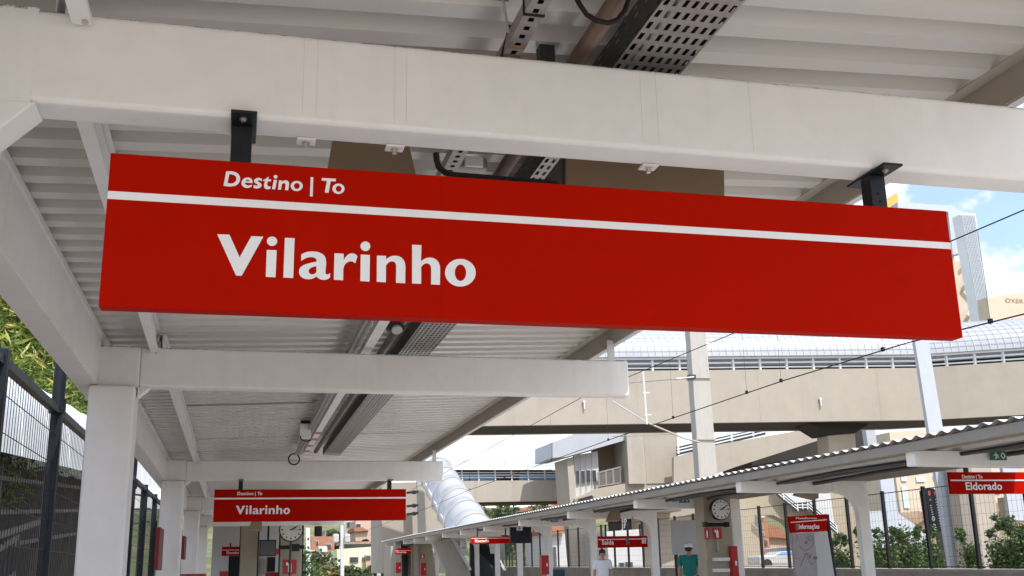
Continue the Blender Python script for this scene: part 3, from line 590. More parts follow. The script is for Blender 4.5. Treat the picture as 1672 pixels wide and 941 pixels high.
# ------------------------------------------------------------------ left fence
FX = -1.5
ft = lambda y: H+1.40+.006*(y-9)
posts = [4.9, 7.3, 9.62, 12.0, 14.4, 16.85, 19.2, 21.6, 24.0, 26.4]
fence = thing('mesh_fence', 'tall black welded mesh fence along the back of the near platform', 'fence', (FX, 15, 0))
for y in posts: MB().box(FX-.045, FX+.045, y-.04, y+.04, 0, ft(y)+.05).build('post', 'navy', fence, bevel=.008)
for i in range(len(posts)-1):
    y0, y1 = posts[i]+.041, posts[i+1]-.041
    m = MB()
    m.prism([(FX-.03, y0, ft(y0)-.06), (FX+.03, y0, ft(y0)-.06), (FX+.03, y0, ft(y0)), (FX-.03, y0, ft(y0))], (0, y1-y0, ft(y1)-ft(y0)))
    m.build('top_rail', 'black', fence)
    w = MB(); y = y0+.03
    while y < y1: w.bar((FX, y, .05), (FX, y, ft(y)-.06), .0042); y += .095
    for z in (.25, .49, .73, .95, 1.19):
        for dz in (0, ): w.bar((FX+.006, y0, H-1.45+z+1.43-.0), (FX+.006, y1, H-1.45+z+1.43), .005)
    for z in (.3, .62, .94, 1.2): w.bar((FX+.006, y0, z), (FX+.006, y1, z), .0045)
    w.build('wire_mesh', 'navy', fence, fix=False)
for y, zt, lab in ((9.58, 1.955, 'dark navy pipe with collar standing on top of the fence post beside the first column'), (16.81, 1.87, 'dark navy pipe with collar behind the second column')):
    t = thing('fence_pipe', lab, 'pipe', (FX, y, 0), 'dark pipes on the fence')
    MB().tube([(FX, y+.04, H+1.452), (FX, y+.04, H+zt)], .052, 16).build('pipe', 'navy', t, smooth=False)
    MB().tube([(FX, y+.04, H+zt-.60), (FX, y+.04, H+zt-.48)], .068, 16).build('collar', 'navy', t)
    MB().tube([(FX, y+.04, H+zt-.0), (FX, y+.04, H+zt+.012)], .056, 16).build('cap', 'navy', t)
    MB().box(FX-.145, FX-.055, y, y+.08, H+zt-.02, H+zt).disc((FX-.11, y+.04, H+zt-.09), .025, (0, 0, 1), .07, 10).build('lamp_bracket', 'navy', t)
# ------------------------------------------------------------------ covered ramp behind the fence
ramp = thing('covered_ramp', 'walkway ramp under a white translucent vault behind the left fence', 'covered ramp', (-6, 30, 0))
def rv(y): return H+2.15+.059*(y-20)
rings = []
vm = MB(); prev = None
for i in range(0, 25):
    y = 1+i*3.0; ring = []
    for k in range(13):
        a = math.pi*k/12; ring.append(Vector((-5.9+1.9*math.cos(a), y, rv(y)+2.25*math.sin(a)**.8)))
    if prev: vm.loft(prev, ring)
    prev = ring; rings.append(ring)
vm.build('vault', 'vaultsheet', ramp, smooth=True)
for rg in rings: MB().tube([p+(p-Vector((-5.9, p.y, rv(p.y)))).normalized()*.02 for p in rg], .02, 5).build('arch_rib', 'rail', ramp)
rl = MB()
for k in range(3):
    z = -.30-k*.75
    MB().prism([(-5.15, 2, rv(2)+z-.05), (-5.08, 2, rv(2)+z-.05), (-5.08, 2, rv(2)+z+.05), (-5.15, 2, rv(2)+z+.05)], (0, 68, rv(70)-rv(2))).build('side_rail', 'darkwood', ramp)
for i in range(12):
    y = 4+i*5.6; MB().box(-5.35, -5.17, y, y+.14, -1.5, rv(y)+.05).build('post', 'darkwood', ramp)
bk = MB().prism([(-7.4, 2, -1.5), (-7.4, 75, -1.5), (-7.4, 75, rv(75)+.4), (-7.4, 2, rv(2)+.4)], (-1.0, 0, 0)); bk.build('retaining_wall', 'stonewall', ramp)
st = thing('stairway', 'pale sloping stair strings in front of the dark wall behind the left fence', 'stairs', (-3.4, 18, 0))
for k, (y0, z0, y1, z1) in enumerate(((12, -.9, 26, 1.5), (12, .1, 26, 2.3), (13, 1.1, 30, 2.9), (20, -1.2, 34, .9))):
    m = MB().prism([(-4.6, y0, z0), (-4.6, y1, z1), (-4.6, y1, z1+.13), (-4.6, y0, z0+.13)], (-.06, 0, 0)); m.build('string', 'darkwood', st)
m = MB()
for i in range(34): m.bar((-4.63, 12.2+i*.42, -1.4), (-4.63, 12.2+i*.42, 1.4+i*.03), .03)
m.build('balusters', 'darksteel', st)

# ------------------------------------------------------------------ foliage helpers
def leaves(n, centre, rad, size, aspect=.45, clusters=14, droop=0, seed=1, shell=.55):
    rnd = random.Random(seed); m = MB(); cs = []
    for i in range(clusters):
        d = Vector((rnd.gauss(0, 1), rnd.gauss(0, 1), rnd.gauss(0, 1))).normalized(); k = shell+(1-shell)*rnd.random()
        cs.append((Vector((d.x*rad[0]*k*.75, d.y*rad[1]*k*.75, d.z*rad[2]*k*.75)), .25+.3*rnd.random()))
    for i in range(n):
        c, rr = cs[rnd.randrange(clusters)]
        d = Vector((rnd.gauss(0, 1), rnd.gauss(0, 1), rnd.gauss(0, 1))).normalized()*rr*(rnd.random()**.4)
        p = Vector(centre)+c+Vector((d.x*rad[0], d.y*rad[1], d.z*rad[2]))
        s = size*(.4+1.3*rnd.random()**1.6); ax = Vector((rnd.gauss(0, 1), rnd.gauss(0, 1), rnd.gauss(0, .7)-droop)).normalized()
        sd_ = ax.cross(Vector((rnd.gauss(0, 1), rnd.gauss(0, 1), rnd.gauss(0, 1)))).normalized()*s*aspect*.5
        m.add([p-ax*s*.5, p+sd_, p+ax*s*.5, p-sd_], [(0, 1, 2, 3)])
    return m
def tree(name, label, base, h, rad, n, size, mat, seed, aspect=.5, droop=0, group=None, trunk_r=.14, clusters=14, cat='tree'):
    t = thing(name, label, cat, base, group); base = Vector(base); rnd = random.Random(seed)
    cc = base+Vector((0, 0, h-rad[2]*.9))
    m = MB().tube([base, base+Vector((rnd.uniform(-.2, .2), rnd.uniform(-.2, .2), (h-rad[2])*.6)), cc], [trunk_r, trunk_r*.75, trunk_r*.4], 8)
    for i in range(6):
        d = Vector((rnd.uniform(-1, 1)*rad[0]*.7, rnd.uniform(-1, 1)*rad[1]*.7, rnd.uniform(-.2, .6)*rad[2]))
        s = base.lerp(cc, rnd.uniform(.5, .9)); m.tube([s, s.lerp(cc+d, .5)+Vector((0, 0, .1*h*.2)), cc+d], [trunk_r*.4, trunk_r*.28, trunk_r*.1], 6)
    m.build('trunk', 'bark', t, smooth=True)
    leaves(n, cc, rad, size, aspect, clusters, droop, seed).build('crown', mat, t, fix=False)
    return t
# trees above the covered ramp
for i, (px_, pt, y, r, lab) in enumerate(((-15, 395, 44, (3.6, 3, 4.6), 'yellow green bamboo like tree nearest above the white vault'), (28, 440, 40, (3.0, 3, 3.6), 'yellow green feathery tree behind the first fence post'), (75, 505, 48, (3.4, 3.4, 3.6), 'feathery tree behind the fence pipe'), (122, 560, 56, (3.2, 3, 3.2), 'small yellowish tree seen beside the gutter beam'), (-40, 520, 36, (3, 3, 3.4), 'bushy yellow green tree at the left edge'))):
    a = P(px_, pt, Y=y); tree('bamboo_tree', lab, (a.x, y, -1.5), a.z+1.5, r, 13000, .5, 'leaf_bamboo', 20+i, .14, .5, 'trees above the covered ramp', .16, 40)

# ------------------------------------------------------------------ far platform canopy
far = thing('far_canopy', 'beige canopy with corrugated roof and curved knee columns over the opposite platform', 'canopy', (11, 30, .2))
EX, CX = 9.0, 11.42
FF = [12.9, 18.24, 23.66, 28.95, 34.37, 39.59, 44.0, 48.0, 52.3, 56.0, 59.6, 63.2, 66.8]
fz = lambda y: H+1.285+(min(y, 58)-18.24)*.0048          # beam underside
zd = lambda y: .2+.0038*(y-20)
for y in FF:
    z = fz(y); h0 = .205
    m = MB().prism([(EX, y, z+.0), (CX-.55, y, z-.02), (CX-.55, y, z+h0), (EX, y, z+h0)], (0, .2, 0))
    arc = [(CX-.45+.42*math.sin(a), y, z-.02-.42*(1-math.cos(a))) for a in [i*math.pi/2/6 for i in range(7)]]
    arc = arc+[(CX+.0, y, zd(y)), (CX+.20, y, zd(y)), (CX+.20, y, z+h0), (CX-.55, y, z+h0)]
    m2 = MB().prism(arc, (0, .15, 0))
    m.build('beam', 'farpaint', far, bevel=.012); m2.build('knee_column', 'farpaint', far, bevel=.012)
    MB().box(EX+.12, EX+.2, y+.04, y+.12, z+h0, z+h0+.13).build('eaves_post', 'paint', far)
pit2 = .27; Ys = []; y = 4.0
while y < 68:
    for q in range(6):
        Ys.append((y+pit2*q/6, .023*math.cos(2*math.pi*q/6)))
    y += pit2
fr = lambda x, y: fz(y)+.345+(x-EX)*.03
A = [Vector((EX-.1, yy, fr(EX, yy)+dz)) for yy, dz in Ys]; B = [Vector((13.2, yy, fr(13.2, yy)+dz)) for yy, dz in Ys]
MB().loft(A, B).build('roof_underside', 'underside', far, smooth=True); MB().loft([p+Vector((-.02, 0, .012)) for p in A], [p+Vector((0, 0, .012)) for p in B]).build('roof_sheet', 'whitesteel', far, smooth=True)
for x, w, z0, z1, mt in ((EX-.06, .07, .19, .315, 'gutter'), (EX+.35, .08, .21, .27, 'eaves'), (EX+.75, .06, .22, .31, 'paint'), (EX+1.25, .05, .20, .25, 'darksteel'), (EX+1.7, .08, .24, .33, 'eaves'), (EX+3.2, .06, .26, .36, 'eaves')):
    m = MB()
    for i in range(len(FF)-1):
        y0, y1 = (4.0 if i == 0 else FF[i]), FF[i+1]
        m.prism([(x, y0, fz(y0)+z0), (x+w, y0, fz(y0)+z0), (x+w, y0, fz(y0)+z1), (x, y0, fz(y0)+z1)], (0, y1-y0, fz(y1)-fz(y0)))
    m.build('eaves_channel' if x < EX else 'purlin', mt, far)
for x, r_ in ((EX+.75, .03), (EX+.9, .02), (EX+1.5, .035)):
    single(MB().tube([(x, 8+i*2, fz(8+i*2)+.17+.02*math.sin(i*2.1+x*9)) for i in range(26)], r_, 6), 'cable_run', 'darksteel', {.03: 'thick dark cable bundle', .02: 'thin dark cable', .035: 'thickest dark conduit'}[r_]+' sagging under the far canopy purlins', 'cable', 'cables under the far canopy', smooth=True)
# far signs
t, a, b = small_sign('destination_sign', 'red sign for Eldorado on the opposite platform at the right edge', 'sign', 1549, 771, 1745, 806, 16, [('Destino | To', .105, .275, .71, .17), ('Eldorado', .125, .43, .19, .36)], .62, group='red hanging signs of the far platform')
MB().box(P(1576, 765, Y=16).x, P(1582, 765, Y=16).x, 16.02, 16.06, a.z, a.z+.25).build('hanger', 'black', t)
t, a, b = small_sign('hanging_sign', 'red sign with small green pictogram above the man in white', 'sign', 976.5, 876, 1058, 893.5, 29.2, [('Saída', .07, .31, .28, .4)], .72, group='red hanging signs of the far platform')
w = b.x-a.x
MB().box(a.x+w*.56, a.x+w*.62, 29.19, 29.195, b.z+.08, b.z+.27).build('exit_pictogram', 'green', t)
MB().box(a.x+w*.88, a.x+w*.92, 29.19, 29.195, b.z+.1, b.z+.26).box(a.x+w*.93, a.x+w*.965, 29.19, 29.195, b.z+.1, b.z+.26).build('arrow_pictogram', 'vinyl', t)
for q in (.15, .85): MB().box(a.x+w*q, a.x+w*q+.04, 29.22, 29.26, a.z, a.z+.32).build('hanger', 'black', t)
t, a, b = small_sign('hanging_sign', 'long red sign above the dark stairway', 'sign', 769, 877, 833, 887.5, 38, [('Escada', .1, .46, .25, .4)], .78, group='red hanging signs of the far platform')
for q in (.15, .85): MB().box(a.x+w*q, a.x+w*q+.04, 38.02, 38.06, a.z, a.z+.3).build('hanger', 'black', t)
t, a, b = small_sign('hanging_sign', 'small red sign over the doorway at the far end of the opposite platform', 'sign', 646, 895.5, 671, 905, 60, [('Saída', .08, .7, .22, .3)], .6, group='red hanging signs of the far platform')
MB().box(a.x+.3, a.x+.36, 60.02, 60.06, a.z, a.z+.3).build('hanger', 'black', t)
# exit signs
for x0, y0, x1, y1, Y, lab in ((1614.5, 737, 1642, 752, 12.85, 'green exit sign on the nearest far beam'), (1108, 811, 1125, 821, 23.6, 'green exit sign on the beam beside the grey board'), (899, 846.5, 911, 852.5, 34.3, 'small dark exit sign on a distant far beam')):
    a = P(x0, y0, Y=Y); b = P(x1, y1, Y=Y); t = thing('exit_sign', lab, 'exit sign', (a.x, Y, b.z), 'green exit signs of the far platform'); w = b.x-a.x; h = a.z-b.z
    MB().box(a.x, b.x, Y-.03, Y-.005, b.z, a.z).build('plate', 'green', t)
    c = Vector(((a.x+b.x)/2, Y-.034, (a.z+b.z)/2))
    m = MB().ball((a.x+w*.33, Y-.034, b.z+h*.78), h*.08, .002, h*.08, 8)
    for p, q in (((.3, .66), (.36, .4)), ((.36, .4), (.48, .28)), ((.36, .4), (.26, .16)), ((.3, .62), (.18, .5)), ((.32, .62), (.46, .52))):
        m.bar((a.x+w*p[0], Y-.034, b.z+h*p[1]), (a.x+w*q[0], Y-.034, b.z+h*q[1]), h*.12, .003, (0, 1, 0))
    m.build('running_figure', 'vinyl', t)
    m = MB()
    for p, q in (((.64, .5), (.76, .84)), ((.76, .84), (.9, .5)), ((.9, .5), (.76, .16)), ((.76, .16), (.64, .5))): m.bar((a.x+w*p[0], Y-.034, b.z+h*p[1]), (a.x+w*q[0], Y-.034, b.z+h*q[1]), h*.1, .003, (0, 1, 0))
    m.build('arrow', 'vinyl', t)
# loudspeakers under the far canopy and near far end
def small_horn(label, pts_top, pts_bot, Y, dt, db):
    a = P(*pts_bot[0], Y=Y); t = thing('loudspeaker', label, 'loudspeaker', a, 'tan horn loudspeakers'); horn(t, pts_top, pts_bot, Y, dt, db)
    q = P((pts_top[0][0]+pts_top[1][0])/2, pts_top[0][1], Y=Y)
    MB().box(q.x-.03, q.x+.03, Y+.02, Y+.08, q.z+.002, q.z+.22).build('hanger', 'black', t); return t
small_horn('tan horn loudspeaker tilted under the far canopy beside the clock pillar', ((1318, 783), (1336, 784)), ((1305, 806), (1337, 814)), 19.6, .1, .3)
small_horn('tan horn loudspeaker above the red sign with the green pictogram', ((1001, 832), (1012, 832)), ((995.5, 850), (1014, 850)), 28.4, .2, .4)
small_horn('tan horn loudspeaker under the second red sign of the near platform', ((411, 850), (428, 850)), ((406, 864), (428, 866)), 31.5, .2, .4)
# pillar with clock, fire plates and shelves
cpil = thing('pillar', 'tan concrete pillar with clock and shelves on the opposite platform', 'pillar', (10.7, 23.0, .2))
a = P(1147, 900, Y=23.2); b = P(1192, 900, Y=23.2)
MB().box(a.x, b.x, 23.0, 23.5, .2, fz(23.2)+.3).build('shaft', 'tanpost', cpil, bevel=.02)
for yy in (911, 929):
    q0 = P(1166, yy, Y=22.9); q1 = P(1189, yy+5, Y=22.9)
    MB().box(q0.x, q1.x, 22.8, 22.998, q1.z, q0.z).build('shelf', 'paint', cpil)
q = P(1172, 895, Y=22.95); MB().tube([(q.x, 22.95, P(1172, 878, Y=22.95).z), (q.x, 22.95, q.z-.04)], .02, 8).box(q.x-.04, q.x+.04, 22.9, 22.99, q.z-.09, q.z-.03).build('downtube', 'galv', cpil)
a = P(1150, 857, Y=22.8); b = P(1188, 857, Y=22.8)
sb = thing('signal_bar', 'black bar below the clock on the opposite platform pillar', 'bracket', (a.x, 22.8, a.z))
MB().tube([(a.x, 22.8, a.z), (b.x, 22.8, b.z)], .04, 10).box(a.x-.02, a.x+.06, 22.74, 22.86, a.z-.05, a.z+.06).box(b.x-.06, b.x+.02, 22.74, 22.86, b.z-.05, b.z+.06).build('bar', 'black', sb)
ext_plate('larger red fire plate on the opposite pillar under the black bar', 1163.5, 862.5, 1179, 880, 22.8)
ext_plate('narrow red fire plate left on the opposite pillar under the black bar', 1150, 862.5, 1159, 881, 22.8, big=False)
ext_plate('small red fire plate on the column over a far fire cabinet', 686.5, 905, 693.5, 912.5, 57.3, big=False)
rf = thing('round_light', 'round lamp under the far roof above the clock pillar', 'lamp', P(1172, 802, Y=22)); q = P(1172, 801, Y=22)
MB().disc((q.x, 22, q.z-.02), .16, (0, 0, 1), .07, 20).build('ring', 'black', rf); MB().disc((q.x, 22, q.z-.022), .12, (0, 0, -1), .02, 20).build('diffuser', 'clockface', rf)
def cabinet(label, x0, y0, x1, y1, Y):
    a = P(x0, y0, Y=Y); b = P(x1, y1, Y=Y); t = thing('fire_cabinet', label, 'fire cabinet', (a.x, Y, zd(Y)), 'red fire cabinets of the far platform')
    MB().box(a.x, b.x, Y, Y+.28, min(b.z, a.z-.5), a.z).build('body', 'redbright', t, bevel=.01)
    MB().box(a.x+.03, b.x-.03, Y-.02, Y-.002, min(b.z, a.z-.5)+.03, a.z-.03).build('door', 'redbright', t, bevel=.006)
    MB().box(b.x-.1, b.x-.06, Y-.05, Y-.021, (a.z+b.z)/2-.05, (a.z+b.z)/2+.05).build('handle', 'vinyl', t)
cabinet('tall red fire cabinet beside the clock pillar', 1190.5, 892, 1208, 948, 22.95)
cabinet('red fire cabinet left of the teal seats', 884, 907, 897, 938, 35.3)
cabinet('red fire cabinet under the small fire plate at the far end', 687, 919, 696, 940, 57.2)
cabinet('red fire cabinet by the doorway at the far end', 646.5, 918.5, 655, 936, 60)
# blank grey board
a = P(1095.5, 850, Y=26.2); b = P(1150, 905, Y=26.2)
bd = thing('notice_board', 'blank grey notice board behind the man in green', 'board', (a.x, 26.2, .2))
MB().box(a.x, b.x, 26.2, 26.24, b.z, a.z).build('panel', 'greyboard', bd, bevel=.006)
for q in (a.x+.1, b.x-.1): MB().box(q-.025, q+.025, 26.25, 26.3, .2, a.z).build('leg', 'black', bd)
# dark monitor back
a = P(833, 861, Y=36.5); b = P(868, 887, Y=36.5)
mn = thing('hanging_screen', 'dark screen with stepped top hanging right of the stairway sign', 'screen', (a.x, 36.5, b.z)); w = b.x-a.x; h = a.z-b.z
MB().prism([(a.x, 36.5, b.z), (b.x, 36.5, b.z), (b.x, 36.5, a.z), (a.x+w*.62, 36.5, a.z), (a.x+w*.62, 36.5, a.z-h*.22), (a.x+w*.3, 36.5, a.z-h*.22), (a.x+w*.3, 36.5, a.z), (a.x, 36.5, a.z)], (0, .12, 0)).build('casing', 'navy', mn)
MB().box(a.x+w*.42, a.x+w*.5, 36.53, 36.58, a.z-h*.2, a.z+.25).build('hanger', 'tanpost', mn)
# information totem
TYY = 20.6
q = lambda x, y_: P(x, y_, Y=TYY)
tm = thing('information_totem', 'information totem with red header and faded map panel', 'totem', (q(1320, 941).x, TYY, .2))
hd = [q(1290, 843.5), q(1350, 839.5), q(1351, 867), q(1293.5, 870.5)]
MB().prism(hd, (0, .12, 0)).build('header', 'red', tm)
MB().prism([q(1294, 871), q(1329, 869), q(1337.5, 962), q(1302, 962)], (0, .10, 0)).build('map_panel', 'map', tm)
MB().prism([q(1329.3, 869), q(1351, 867.5), q(1366, 962), q(1337.8, 962)], (0, .10, 0)).build('blank_panel', 'whitewall', tm)
MB().bar(q(1351.8, 840)+Vector((0, .06, 0)), q(1367, 962)+Vector((0, .06, 0)), .05, .12).build('side_post', 'navy', tm)
o = TYY-.005
z0 = q(1295, 864).z
text('Informações', 'lettering', 'vinyl', tm, True, .10, q(1338, 860).x-q(1304.5, 860).x, (q(1304.5, 863).x, o, q(1320, 863.5).z), .03)
text('Plataforma', 'small_lettering', 'vinyl', tm, True, .035, q(1333, 846).x-q(1299, 846).x, (q(1299.5, 848).x, o, q(1316, 847.6).z), .02)
MB().prism([Vector((p.x, o, p.z)) for p in (q(1291, 852.5), q(1350, 848), q(1350, 849.6), q(1291, 854))], (0, .003, 0)).build('stripe', 'vinyl', tm)
MB().box(q(1299, 858).x, q(1304, 858).x, o, o+.003, q(1300, 865.5).z, q(1300, 856).z).build('info_pictogram', 'ink', tm)
m = MB()
for pts in (((1305, 890), (1309, 897), (1317, 899), (1325, 894), (1328, 884), (1327, 875)), ((1318, 880), (1322, 874), (1327, 878), (1324, 884), (1318, 880)), ((1318, 904), (1319, 914), (1325, 922), (1331, 918), (1333, 910))):
    for i in range(len(pts)-1): m.bar(Vector((q(*pts[i]).x, o, q(*pts[i]).z)), Vector((q(*pts[i+1]).x, o, q(*pts[i+1]).z)), .007, .003, (0, 1, 0))
for x, y_ in ((1316, 886), (1322, 910), (1329, 911.5), (1332, 911)): m.bar(Vector((q(x, y_).x-.02, o, q(x, y_).z)), Vector((q(x, y_).x+.025, o, q(x, y_).z)), .06, .003, (0, 1, 0))
m.build('map_lines', 'ink', tm)
m = MB()
for pts in (((1307, 925), (1316, 903), (1325, 907)), ((1301, 873), (1301.5, 880)), ((1299, 912), (1305, 912))):
    for i in range(len(pts)-1): m.bar(Vector((q(*pts[i]).x, o-.004, q(*pts[i]).z)), Vector((q(*pts[i+1]).x, o-.004, q(*pts[i+1]).z)), .008, .003, (0, 1, 0))
m.build('red_map_lines', 'redbright', tm)
# ------------------------------------------------------------------ far fence on its wall
RX = 13.5
wz = lambda y: H-.235+.0085*(y-18)
m = MB().prism([(RX-.2, 6, -1.6), (RX-.2, 62, -1.6), (RX-.2, 62, wz(62)), (RX-.2, 6, wz(6))], (.4, 0, 0))
wl = thing('block_wall', 'low grey concrete block wall behind the opposite platform', 'wall', (RX, 30, -1.5)); m.build('blocks', 'block', wl)
m = MB().prism([(RX-.24, 6, wz(6)+.003), (RX-.24, 62, wz(62)+.003), (RX-.24, 62, wz(62)+.06), (RX-.24, 6, wz(6)+.06)], (.48, 0, 0)); m.build('coping', 'concrete', wl)
ff = thing('mesh_fence', 'black post and wire mesh fence standing on the low block wall', 'fence', (RX, 30, 1))
fp = [y for y in [9.0, 10.46, 11.9, 13.36, 14.8, 16.28, 17.74]+[19.2+i*1.44 for i in range(26)]]
ftop = lambda y: H+1.425+.0055*(y-19.2)
for y in fp: MB().box(RX-.032, RX+.032, y-.03, y+.03, wz(y)+.06, ftop(y)+.03).build('post', 'black', ff)
m = MB()
for i in range(len(fp)-1):
    y0, y1 = fp[i], fp[i+1]
    for k in range(9): 
        f_ = k/8; m.bar((RX, y0, wz(y0)+.1+(ftop(y0)-wz(y0)-.12)*f_), (RX, y1, wz(y1)+.1+(ftop(y1)-wz(y1)-.12)*f_), .0035 if k not in (0, 8) else .016)
    for k in range(1, 12):
        y = y0+(y1-y0)*k/12; m.bar((RX, y, wz(y)+.08), (RX, y, ftop(y)), .003)
m.build('wire_mesh', 'darksteel', ff, fix=False)

# ------------------------------------------------------------------ people
def skinned(name, verts, edges, radii, mat, parent, sub=2):
    me = bpy.data.meshes.new(name); me.from_pydata([tuple(v) for v in verts], edges, []); o = bpy.data.objects.new(name, me); C.objects.link(o)
    sk = o.modifiers.new('skin', 'SKIN'); sk.use_smooth_shade = True
    for i, d in enumerate(me.skin_vertices[0].data):
        r_ = radii[i]; d.radius = (r_, r_) if not isinstance(r_, tuple) else r_; d.use_root = (i == 0)
    o.modifiers.new('sub', 'SUBSURF').levels = sub; o.modifiers['sub'].render_levels = sub
    dg = bpy.context.evaluated_depsgraph_get(); m2 = bpy.data.meshes.new_from_object(o.evaluated_get(dg)); bpy.data.objects.remove(o)
    m2.materials.clear(); m2.materials.append(M[mat])
    for p in m2.polygons: p.use_smooth = True
    o = bpy.data.objects.new(name, m2); C.objects.link(o); o.parent = parent; return o
def local(mb, name, mat, parent, smooth=True):
    o = mb.build(name, mat, None, smooth); o.parent = parent; return o
def person(label, loc, rz, h, shirt, legs, hairmat, cap=None, look=0):
    s = h/1.75; t = thing('person', label, 'person', loc); t.rotation_euler = (0, 0, rz); t.scale = (s, s, s)
    V = [(0, 0, .95), (0, .01, 1.10), (0, .015, 1.28), (0, .01, 1.40), (0, -.005, 1.47), (0, -.01, 1.53), (0, -.015, 1.60), (0, -.01, 1.67)]
    E_ = [(i, i+1) for i in range(7)]; Rr = [(.15, .11), (.14, .10), (.165, .11), (.13, .09), .055, .058, (.082, .098), (.075, .085)]
    for sx in (-1, 1):
        n = len(V); V += [(sx*.19, .0, 1.40), (sx*.235, .02, 1.14), (sx*.25, -.03, .90), (sx*.255, -.06, .81)]
        Rr += [.062, .045, .034, (.02, .036)]; E_ += [(3, n), (n, n+1), (n+1, n+2), (n+2, n+3)]
        for k, (dy, ln) in enumerate(((-.030, .075), (-.010, .085), (.010, .08), (.028, .062))):
            q = len(V); V += [(sx*.255, -.06+dy, .765), (sx*.245, -.075+dy, .765-ln*.6), (sx*.225, -.085+dy, .765-ln)]; Rr += [.0095, .0085, .007]; E_ += [(n+3, q), (q, q+1), (q+1, q+2)]
        q = len(V); V += [(sx*.235, -.11, .79), (sx*.225, -.125, .75)]; Rr += [.011, .008]; E_ += [(n+3, q), (q, q+1)]
        n = len(V); V += [(sx*.095, 0, .86), (sx*.105, -.015, .50), (sx*.11, .02, .10), (sx*.115, -.10, .04)]; Rr += [.088, .058, .04, (.045, .03)]; E_ += [(0, n), (n, n+1), (n+1, n+2), (n+2, n+3)]
    skinned('body', V, E_, Rr, 'skin', t)
    sv = [(0, .005, .90), (0, .01, 1.10), (0, .015, 1.28), (0, .01, 1.40), (0, .0, 1.455)]; se = [(0, 1), (1, 2), (2, 3), (3, 4)]; sr_ = [(.185, .145), (.175, .135), (.19, .135), (.16, .11), (.075, .07)]
    for sx in (-1, 1):
        n = len(sv); sv += [(sx*.19, .0, 1.405), (sx*.24, .015, 1.19)]; sr_ += [.082, .072]; se += [(3, n), (n, n+1)]
    skinned('t_shirt', sv, se, sr_, shirt, t)
    tv = [(0, .0, .97), (0, 0, .90)]; te = [(0, 1)]; tr_ = [(.165, .125), (.17, .13)]
    for sx in (-1, 1):
        n = len(tv); tv += [(sx*.097, 0, .82), (sx*.105, -.012, .50), (sx*.11, .02, .08)]; tr_ += [.105, .078, .064]; te += [(1, n), (n, n+1), (n+1, n+2)]
    skinned('trousers', tv, te, tr_, legs, t)
    fc = MB().ball((0, -.118, 1.60), .014, .022, .022, 8).ball((-.09, 0, 1.605), .014, .024, .034, 8).ball((.09, 0, 1.605), .014, .024, .034, 8); local(fc, 'nose_and_ears', 'skin', t)
    local(MB().ball((-.033, -.096, 1.628), .012, .012, .008, 8).ball((.033, -.096, 1.628), .012, .012, .008, 8).bar((-.05, -.104, 1.648), (-.016, -.106, 1.65), .008).bar((.05, -.104, 1.648), (.016, -.106, 1.65), .008), 'eyes_and_brows', 'hair', t)
    local(MB().bar((-.026, -.106, 1.555), (.026, -.106, 1.555), .01), 'mouth', 'brick', t)
    if cap:
        local(MB().ball((0, .0, 1.67), .105, .118, .085, 14).add([(-.075, -.09, 1.665), (.075, -.09, 1.665), (.06, -.19, 1.655), (-.06, -.19, 1.655), (-.075, -.09, 1.675), (.075, -.09, 1.675), (.06, -.19, 1.663), (-.06, -.19, 1.663)], [(0, 1, 2, 3), (7, 6, 5, 4), (0, 4, 5, 1), (1, 5, 6, 2), (2, 6, 7, 3), (3, 7, 4, 0)]), 'cap', cap, t)
        local(MB().ball((0, .035, 1.615), .093, .085, .075, 12), 'hair', hairmat, t)
    else:
        local(MB().ball((0, .012, 1.68), .098, .112, .075, 14).ball((0, .04, 1.635), .095, .085, .085, 12), 'hair', hairmat, t)
    return t
a = P(983, 897, Y=28.4); g0 = zd(28.4)
person('person in a white T-shirt standing and looking up under the red sign', (a.x, 28.4, g0), R(-8), a.z-g0, 'wtshirt', 'jeans', 'hair')
a = P(1123.5, 886.5, Y=25.2); g0 = zd(25.2)
person('person in a teal green T-shirt and white cap seen from behind', (a.x, 25.2, g0), R(152), a.z-g0, 'gtshirt', 'dtrouser', 'hair', 'cap')
# bicycle against the fence
by = 25.8; bx = P(1143, 925, Y=by).x
bc = thing('bicycle', 'white bicycle parked behind the man in green', 'bicycle', (bx, by, zd(by))); gz = zd(by)
for dx in (-.12, .42):
    wv = MB().tube([(bx+dx+.32*math.cos(i*math.pi/12)*.35, by+.32*math.cos(i*math.pi/12), gz+.33+.32*math.sin(i*math.pi/12)) for i in range(25)], .018, 6)
    wo = wv.build('wheel', 'whitesteel', bc)
MB().tube([(bx-.12, by, gz+.33), (bx+.1, by, gz+.3), (bx+.3, by, gz+.75), (bx-.02, by, gz+.8), (bx+.1, by, gz+.3)], .02, 6).tube([(bx+.42, by, gz+.33), (bx+.3, by, gz+.75), (bx+.26, by, gz+1.0)], .02, 6).tube([(bx-.02, by, gz+.8), (bx-.05, by, gz+.92)], .018, 6).build('frame', 'whitesteel', bc)
MB().tube([(bx+.1, by-.25, gz+1.02), (bx+.26, by, gz+1.0), (bx+.2, by+.25, gz+1.02)], .015, 6).build('handlebar', 'black', bc)
MB().ball((bx-.06, by, gz+.95), .12, .08, .035, 10).build('saddle', 'black', bc)
